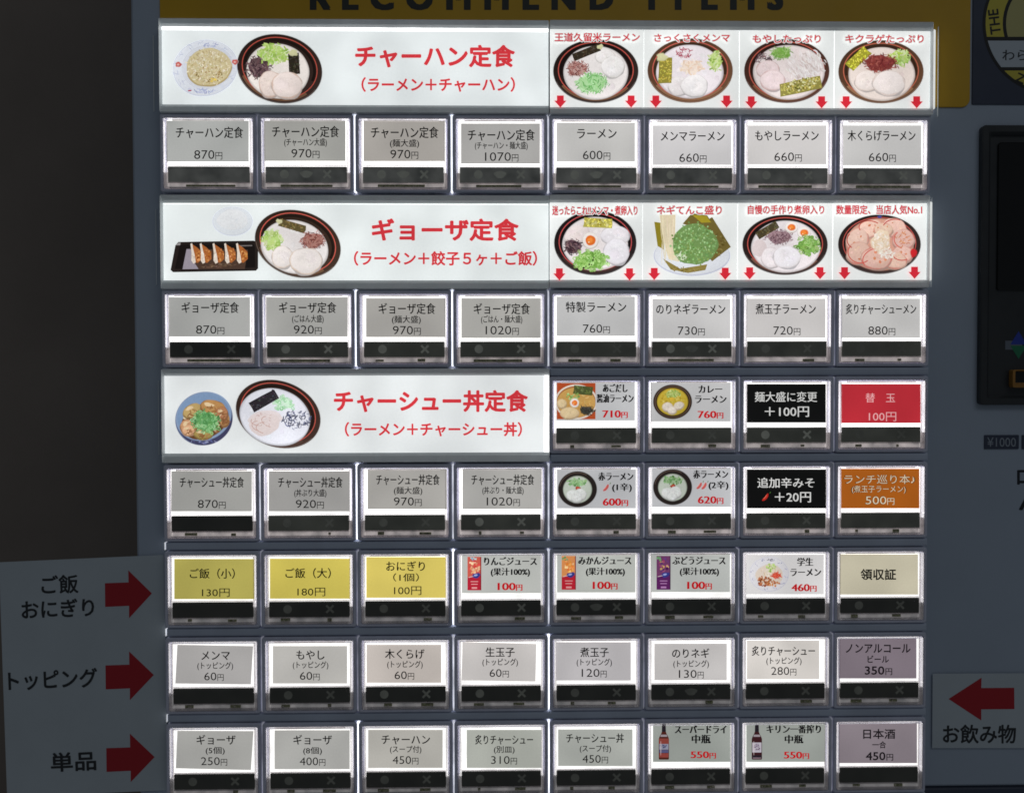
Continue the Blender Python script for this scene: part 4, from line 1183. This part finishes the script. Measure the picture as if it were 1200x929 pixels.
def r5(p):
    bowl(p, 697.6, 284.8, 48.3, 37.8, 0, (697.6, 285.8, 38.5, 31.5), (34, 28, 28), (190, 80, 80), (66, 48, 44), (224, 216, 216))
    chashu(p, 676, 275, 15, 10, 25, (224, 212, 210), (212, 198, 194)); chashu(p, 720.7, 276, 17, 11, 0, (222, 218, 222), (208, 202, 204)); chashu(p, 722, 295, 15, 15, 0, (224, 221, 226), (206, 198, 200))
    nori(p, 700.8, 261.5, 34, 11, -3, (178, 170, 82)); p.scatter(700.8, 261.5, 15, 4, 26, 'dot', [(206, 200, 130), (160, 150, 60)], 1.6, 14)
    egg(p, 691.7, 281.8, 9, 9.3)
    heap(p, 671.5, 289.5, 12, 10, PURPLE, 'strand', 80, 1.5, (92, 74, 80), 14)
    heap(p, 691.7, 305.5, 21, 13, [(132, 180, 88), (106, 156, 66), (160, 202, 118), (180, 214, 140)], 'ring', 170, 2.2, (120, 168, 78), 14)
    p.scatter(691, 309, 16, 9, 7, 'dot', [(36, 44, 30)], 1.2, 6)


def e6(x, y): return 630 + x / 4.425, 225 + y / 4.425


def r6(p):
    p.ell(*e6(800, 330), 45, 24, (196, 199, 214), 0, 0, 60); p.ell(*e6(800, 326), 43.8, 23, (218, 221, 227), 0, 0, 60)
    for q in ([(752, 165), (800, 110), (880, 122), (905, 165), (860, 200)], [(860, 160), (905, 130), (1002, 285), (905, 360), (850, 300)]):
        p.poly([e6(*v) for v in q], (112, 98, 50))
    p.poly([e6(*v) for v in ((800, 118), (875, 124), (900, 158), (850, 160))], (164, 148, 44))
    p.poly([e6(*v) for v in ((605, 155), (652, 162), (655, 300), (622, 280))], (146, 132, 42))
    p.poly([e6(*v) for v in ((650, 345), (740, 398), (880, 375), (870, 405), (780, 420), (690, 402))], (140, 124, 66))
    p.scatter(*e6(930, 270), 11, 13, 60, 'chip', [(124, 108, 58), (98, 86, 42), (140, 124, 72)], 1.3, 12)
    p.scatter(*e6(765, 402), 20, 2.6, 30, 'chip', [(150, 134, 74), (118, 104, 52)], 1.3, 12)
    p.poly([e6(*v) for v in ((632, 120), (715, 118), (712, 250), (735, 362), (680, 350), (650, 250))], (222, 208, 176))
    for _ in range(30):
        x = rnd.uniform(640, 712); X, Y = e6(x, rnd.uniform(170, 320)); p.strand(X, Y, rnd.uniform(22, 44), .9, math.pi / 2 + rnd.uniform(-.06, .16) - .08, rnd.uniform(-.2, .2), p.jit((228, 214, 184), 16))
    p.ell(*e6(815, 272), 26.5, 24, (112, 144, 84), 0, .05, 40)
    p.scatter(*e6(815, 272), 27, 24.5, 420, 'dot', [(118, 158, 92), (140, 180, 114), (98, 138, 74), (164, 198, 140), (124, 148, 80)], 1.15, 16)
    p.scatter(*e6(740, 335), 8, 6, 20, 'strand', [(206, 216, 190)], 1.3, 10)


def r7(p):
    bowl(p, 920, 287, 50, 35.2, 0, (921, 289.2, 40.5, 30.5), (42, 32, 30), (186, 82, 74), (112, 78, 66), (222, 214, 216))
    p.ell(890, 291, 9, 10, (216, 202, 202), 0, .06, 20)
    heap(p, 913, 278, 17, 9.5, [(104, 70, 82), (126, 92, 102), (84, 56, 68), (146, 116, 122)], 'strand', 130, 1.15, (160, 132, 138), 12)
    nori(p, 899, 270, 28, 9, 30, (72, 64, 44))
    egg(p, 927.2, 266.4, 7.2, 6); egg(p, 942, 272.8, 7.4, 6.4)
    heap(p, 947, 288, 15, 11, GREEN, 'ring', 100, 2.2, (126, 178, 84), 16)
    chashu(p, 903, 302, 11, 12, 0, (226, 218, 220), (206, 192, 192)); chashu(p, 921.5, 301.4, 16, 13, 0, (230, 226, 230), (208, 196, 196))


def r8(p):
    bowl(p, 1030.6, 286.4, 48.5, 34.8, 0, (1031, 286.6, 40, 30.5), (46, 36, 34), (180, 80, 72), (70, 52, 48), (206, 150, 130))
    P_, E_ = (226, 190, 174), (190, 84, 74)
    for x, y, a, b, ro in ((1019, 268, 15, 10, 20), (1048, 267, 14, 11, -20), (1004, 281, 14, 12, 40), (1058, 281, 13, 12, 0), (1057, 298, 12, 10, 0), (1006, 297, 15, 13, 10), (1046, 305, 16, 10, -10), (1026, 303, 18, 13, 0), (1034, 270, 11, 8, 0)):
        chashu(p, x, y, a, b, ro, p.jit(P_, 12), E_)
        p.scatter(x, y, a * .7, b * .7, 6, 'dot', [(206, 130, 96), (230, 190, 170)], 1.6, 14)
    for x, y, a, b, t0 in ((1047, 267, 14, 10, 200), (1004, 282, 13, 11, 120), (1026, 303, 17, 12, 160), (1056, 297, 12, 9, 60), (1058, 281, 12, 11, 90), (1019, 268, 14, 9, 150), (1006, 297, 14, 12, 30)):
        p.ring(x, y, a, b, 1.1, p.jit((190, 78, 68), 14), rnd.uniform(-20, 20), t0, t0 + rnd.uniform(90, 170), 22)
    p.scatter(1056, 281, 10, 9, 16, 'strand', [(196, 120, 84), (210, 150, 110)], 1.5, 14)
    p.ell(1031, 283, 11, 13, (226, 204, 178), -20, .12, 30); p.scatter(1031, 285, 10, 13, 90, 'chip', [(230, 214, 194), (222, 196, 166), (236, 226, 214)], 1.5, 10)
    p.scatter(1038, 298, 9, 6, 40, 'chip', [(234, 228, 220), (226, 214, 200)], 1.5, 8)
    p.ell(1069, 297, 4, 5, (196, 40, 44), 0, .15, 16); p.ell(1029.5, 254.8, 2.6, 1.4, (70, 74, 150), 0, .1, 10)


for i, fs in enumerate(((r1, r2, r3, r4), (r5, r6, r7, r8))):
    for f in fs:
        ramen(i, f)


# ------------------------------------------------------------------ paper signs stuck to the machine
def paper_sign(name, quad, y, lean, nseg=10):
    """thin sheet with a slight curl"""
    (a, b, c, d) = quad                         # tl tr br bl in photograph measurements
    v, f = [], []
    for s in (0, 1):
        for i in range(nseg + 1):
            for j in range(nseg + 1):
                t, q = i / nseg, j / nseg
                px = (a[0] * (1 - q) + b[0] * q) * (1 - t) + (d[0] * (1 - q) + c[0] * q) * t
                py = (a[1] * (1 - q) + b[1] * q) * (1 - t) + (d[1] * (1 - q) + c[1] * q) * t
                x, z = at(px, py, y)
                v.append((float(x), y + lean * (1 - q) ** 3 + s * .00018, float(z)))
    n = nseg + 1
    for i in range(nseg):
        for j in range(nseg):
            k = i * n + j
            f.append((k, k + n, k + n + 1, k + 1)); k += n * n; f.append((k, k + 1, k + n + 1, k + n))
    e = [j for j in range(n)] + [i * n + nseg for i in range(1, n)] + [nseg * n + j for j in range(nseg - 1, -1, -1)] + [i * n for i in range(nseg - 1, 0, -1)]
    for i in range(len(e)):
        p_, q_ = e[i], e[(i + 1) % len(e)]
        f.append((p_, q_, q_ + n * n, p_ + n * n))
    o = link(name, mesh(name, v, f), 'paper')
    for pl in o.data.polygons:
        pl.use_smooth = False
    return o


YS = YF - 0.0009


def e5(x, y): return x / 3.107, 630 + y / 3.107


sg = paper_sign('paper_sign', (e5(-4, 89), e5(596, 62), e5(612, 917), e5(26, 944)), YS, 0.0)
sg['label'] = 'white paper sign with three red arrows pointing at the rice and topping buttons'
sg['category'] = 'sign'
SIGN_RED, SIGN_INK = (176, 26, 40), (40, 43, 48)
p = Print(YS - .00006, 4e-6)
p.text('ご飯', *[e5(v, 0)[0] for v in (150, 285)], e5(0, 170)[1], 23, SIGN_INK, 0.020, rot=2.4)
p.text('おにぎり', *[e5(v, 0)[0] for v in (78, 343)], e5(0, 258)[1], 23, SIGN_INK, 0.020, rot=2.4)
p.text('トッピング', *[e5(v, 0)[0] for v in (30, 355)], e5(0, 515)[1], 24, SIGN_INK, 0.020, rot=2.4)
p.text('単品', *[e5(v, 0)[0] for v in (185, 350)], e5(0, 814)[1], 23.5, SIGN_INK, 0.020, rot=2.4)
p.build('lettering', 'flatink', sg)
for x0, x1, xt, ya, yb_, ha, hb_ in ((382, 470, 553, 165, 251, 118, 292), (384, 473, 560, 464, 551, 413, 590), (387, 476, 563, 765, 851, 712, 888)):
    p = Print(YS - .00006)
    p.poly([e5(*q) for q in ((x0, ya), (x1 - 2, ya - 3), (x1 - 3, ha), (xt, (ha + hb_) / 2 - 3), (x1, hb_), (x1, yb_ - 4), (x0 + 1, yb_))], SIGN_RED)
    p.build('red_arrow', 'flatink', sg)


def e8(x, y): return 1070 + x / 3.215, 640 + y / 3.215


sg = paper_sign('paper_sign', (e8(74, 479), e8(520, 477), e8(518, 759), e8(72, 759)), YS, 0.0)
sg['label'] = 'white paper sign with one red arrow over black lettering for drinks'
sg['category'] = 'sign'
p = Print(YS - .00006, 4e-6)
p.text('お飲み物', *[e8(v, 0)[0] for v in (112, 388)], e8(0, 707)[1], 23, SIGN_INK, 0.020)
p.build('lettering', 'flatink', sg)
p = Print(YS - .00006)
p.poly([e8(*q) for q in ((134, 574), (258, 494), (257, 533), (381, 532), (382, 612), (257, 613), (257, 655))], SIGN_RED)
p.build('red_arrow', 'flatink', sg)
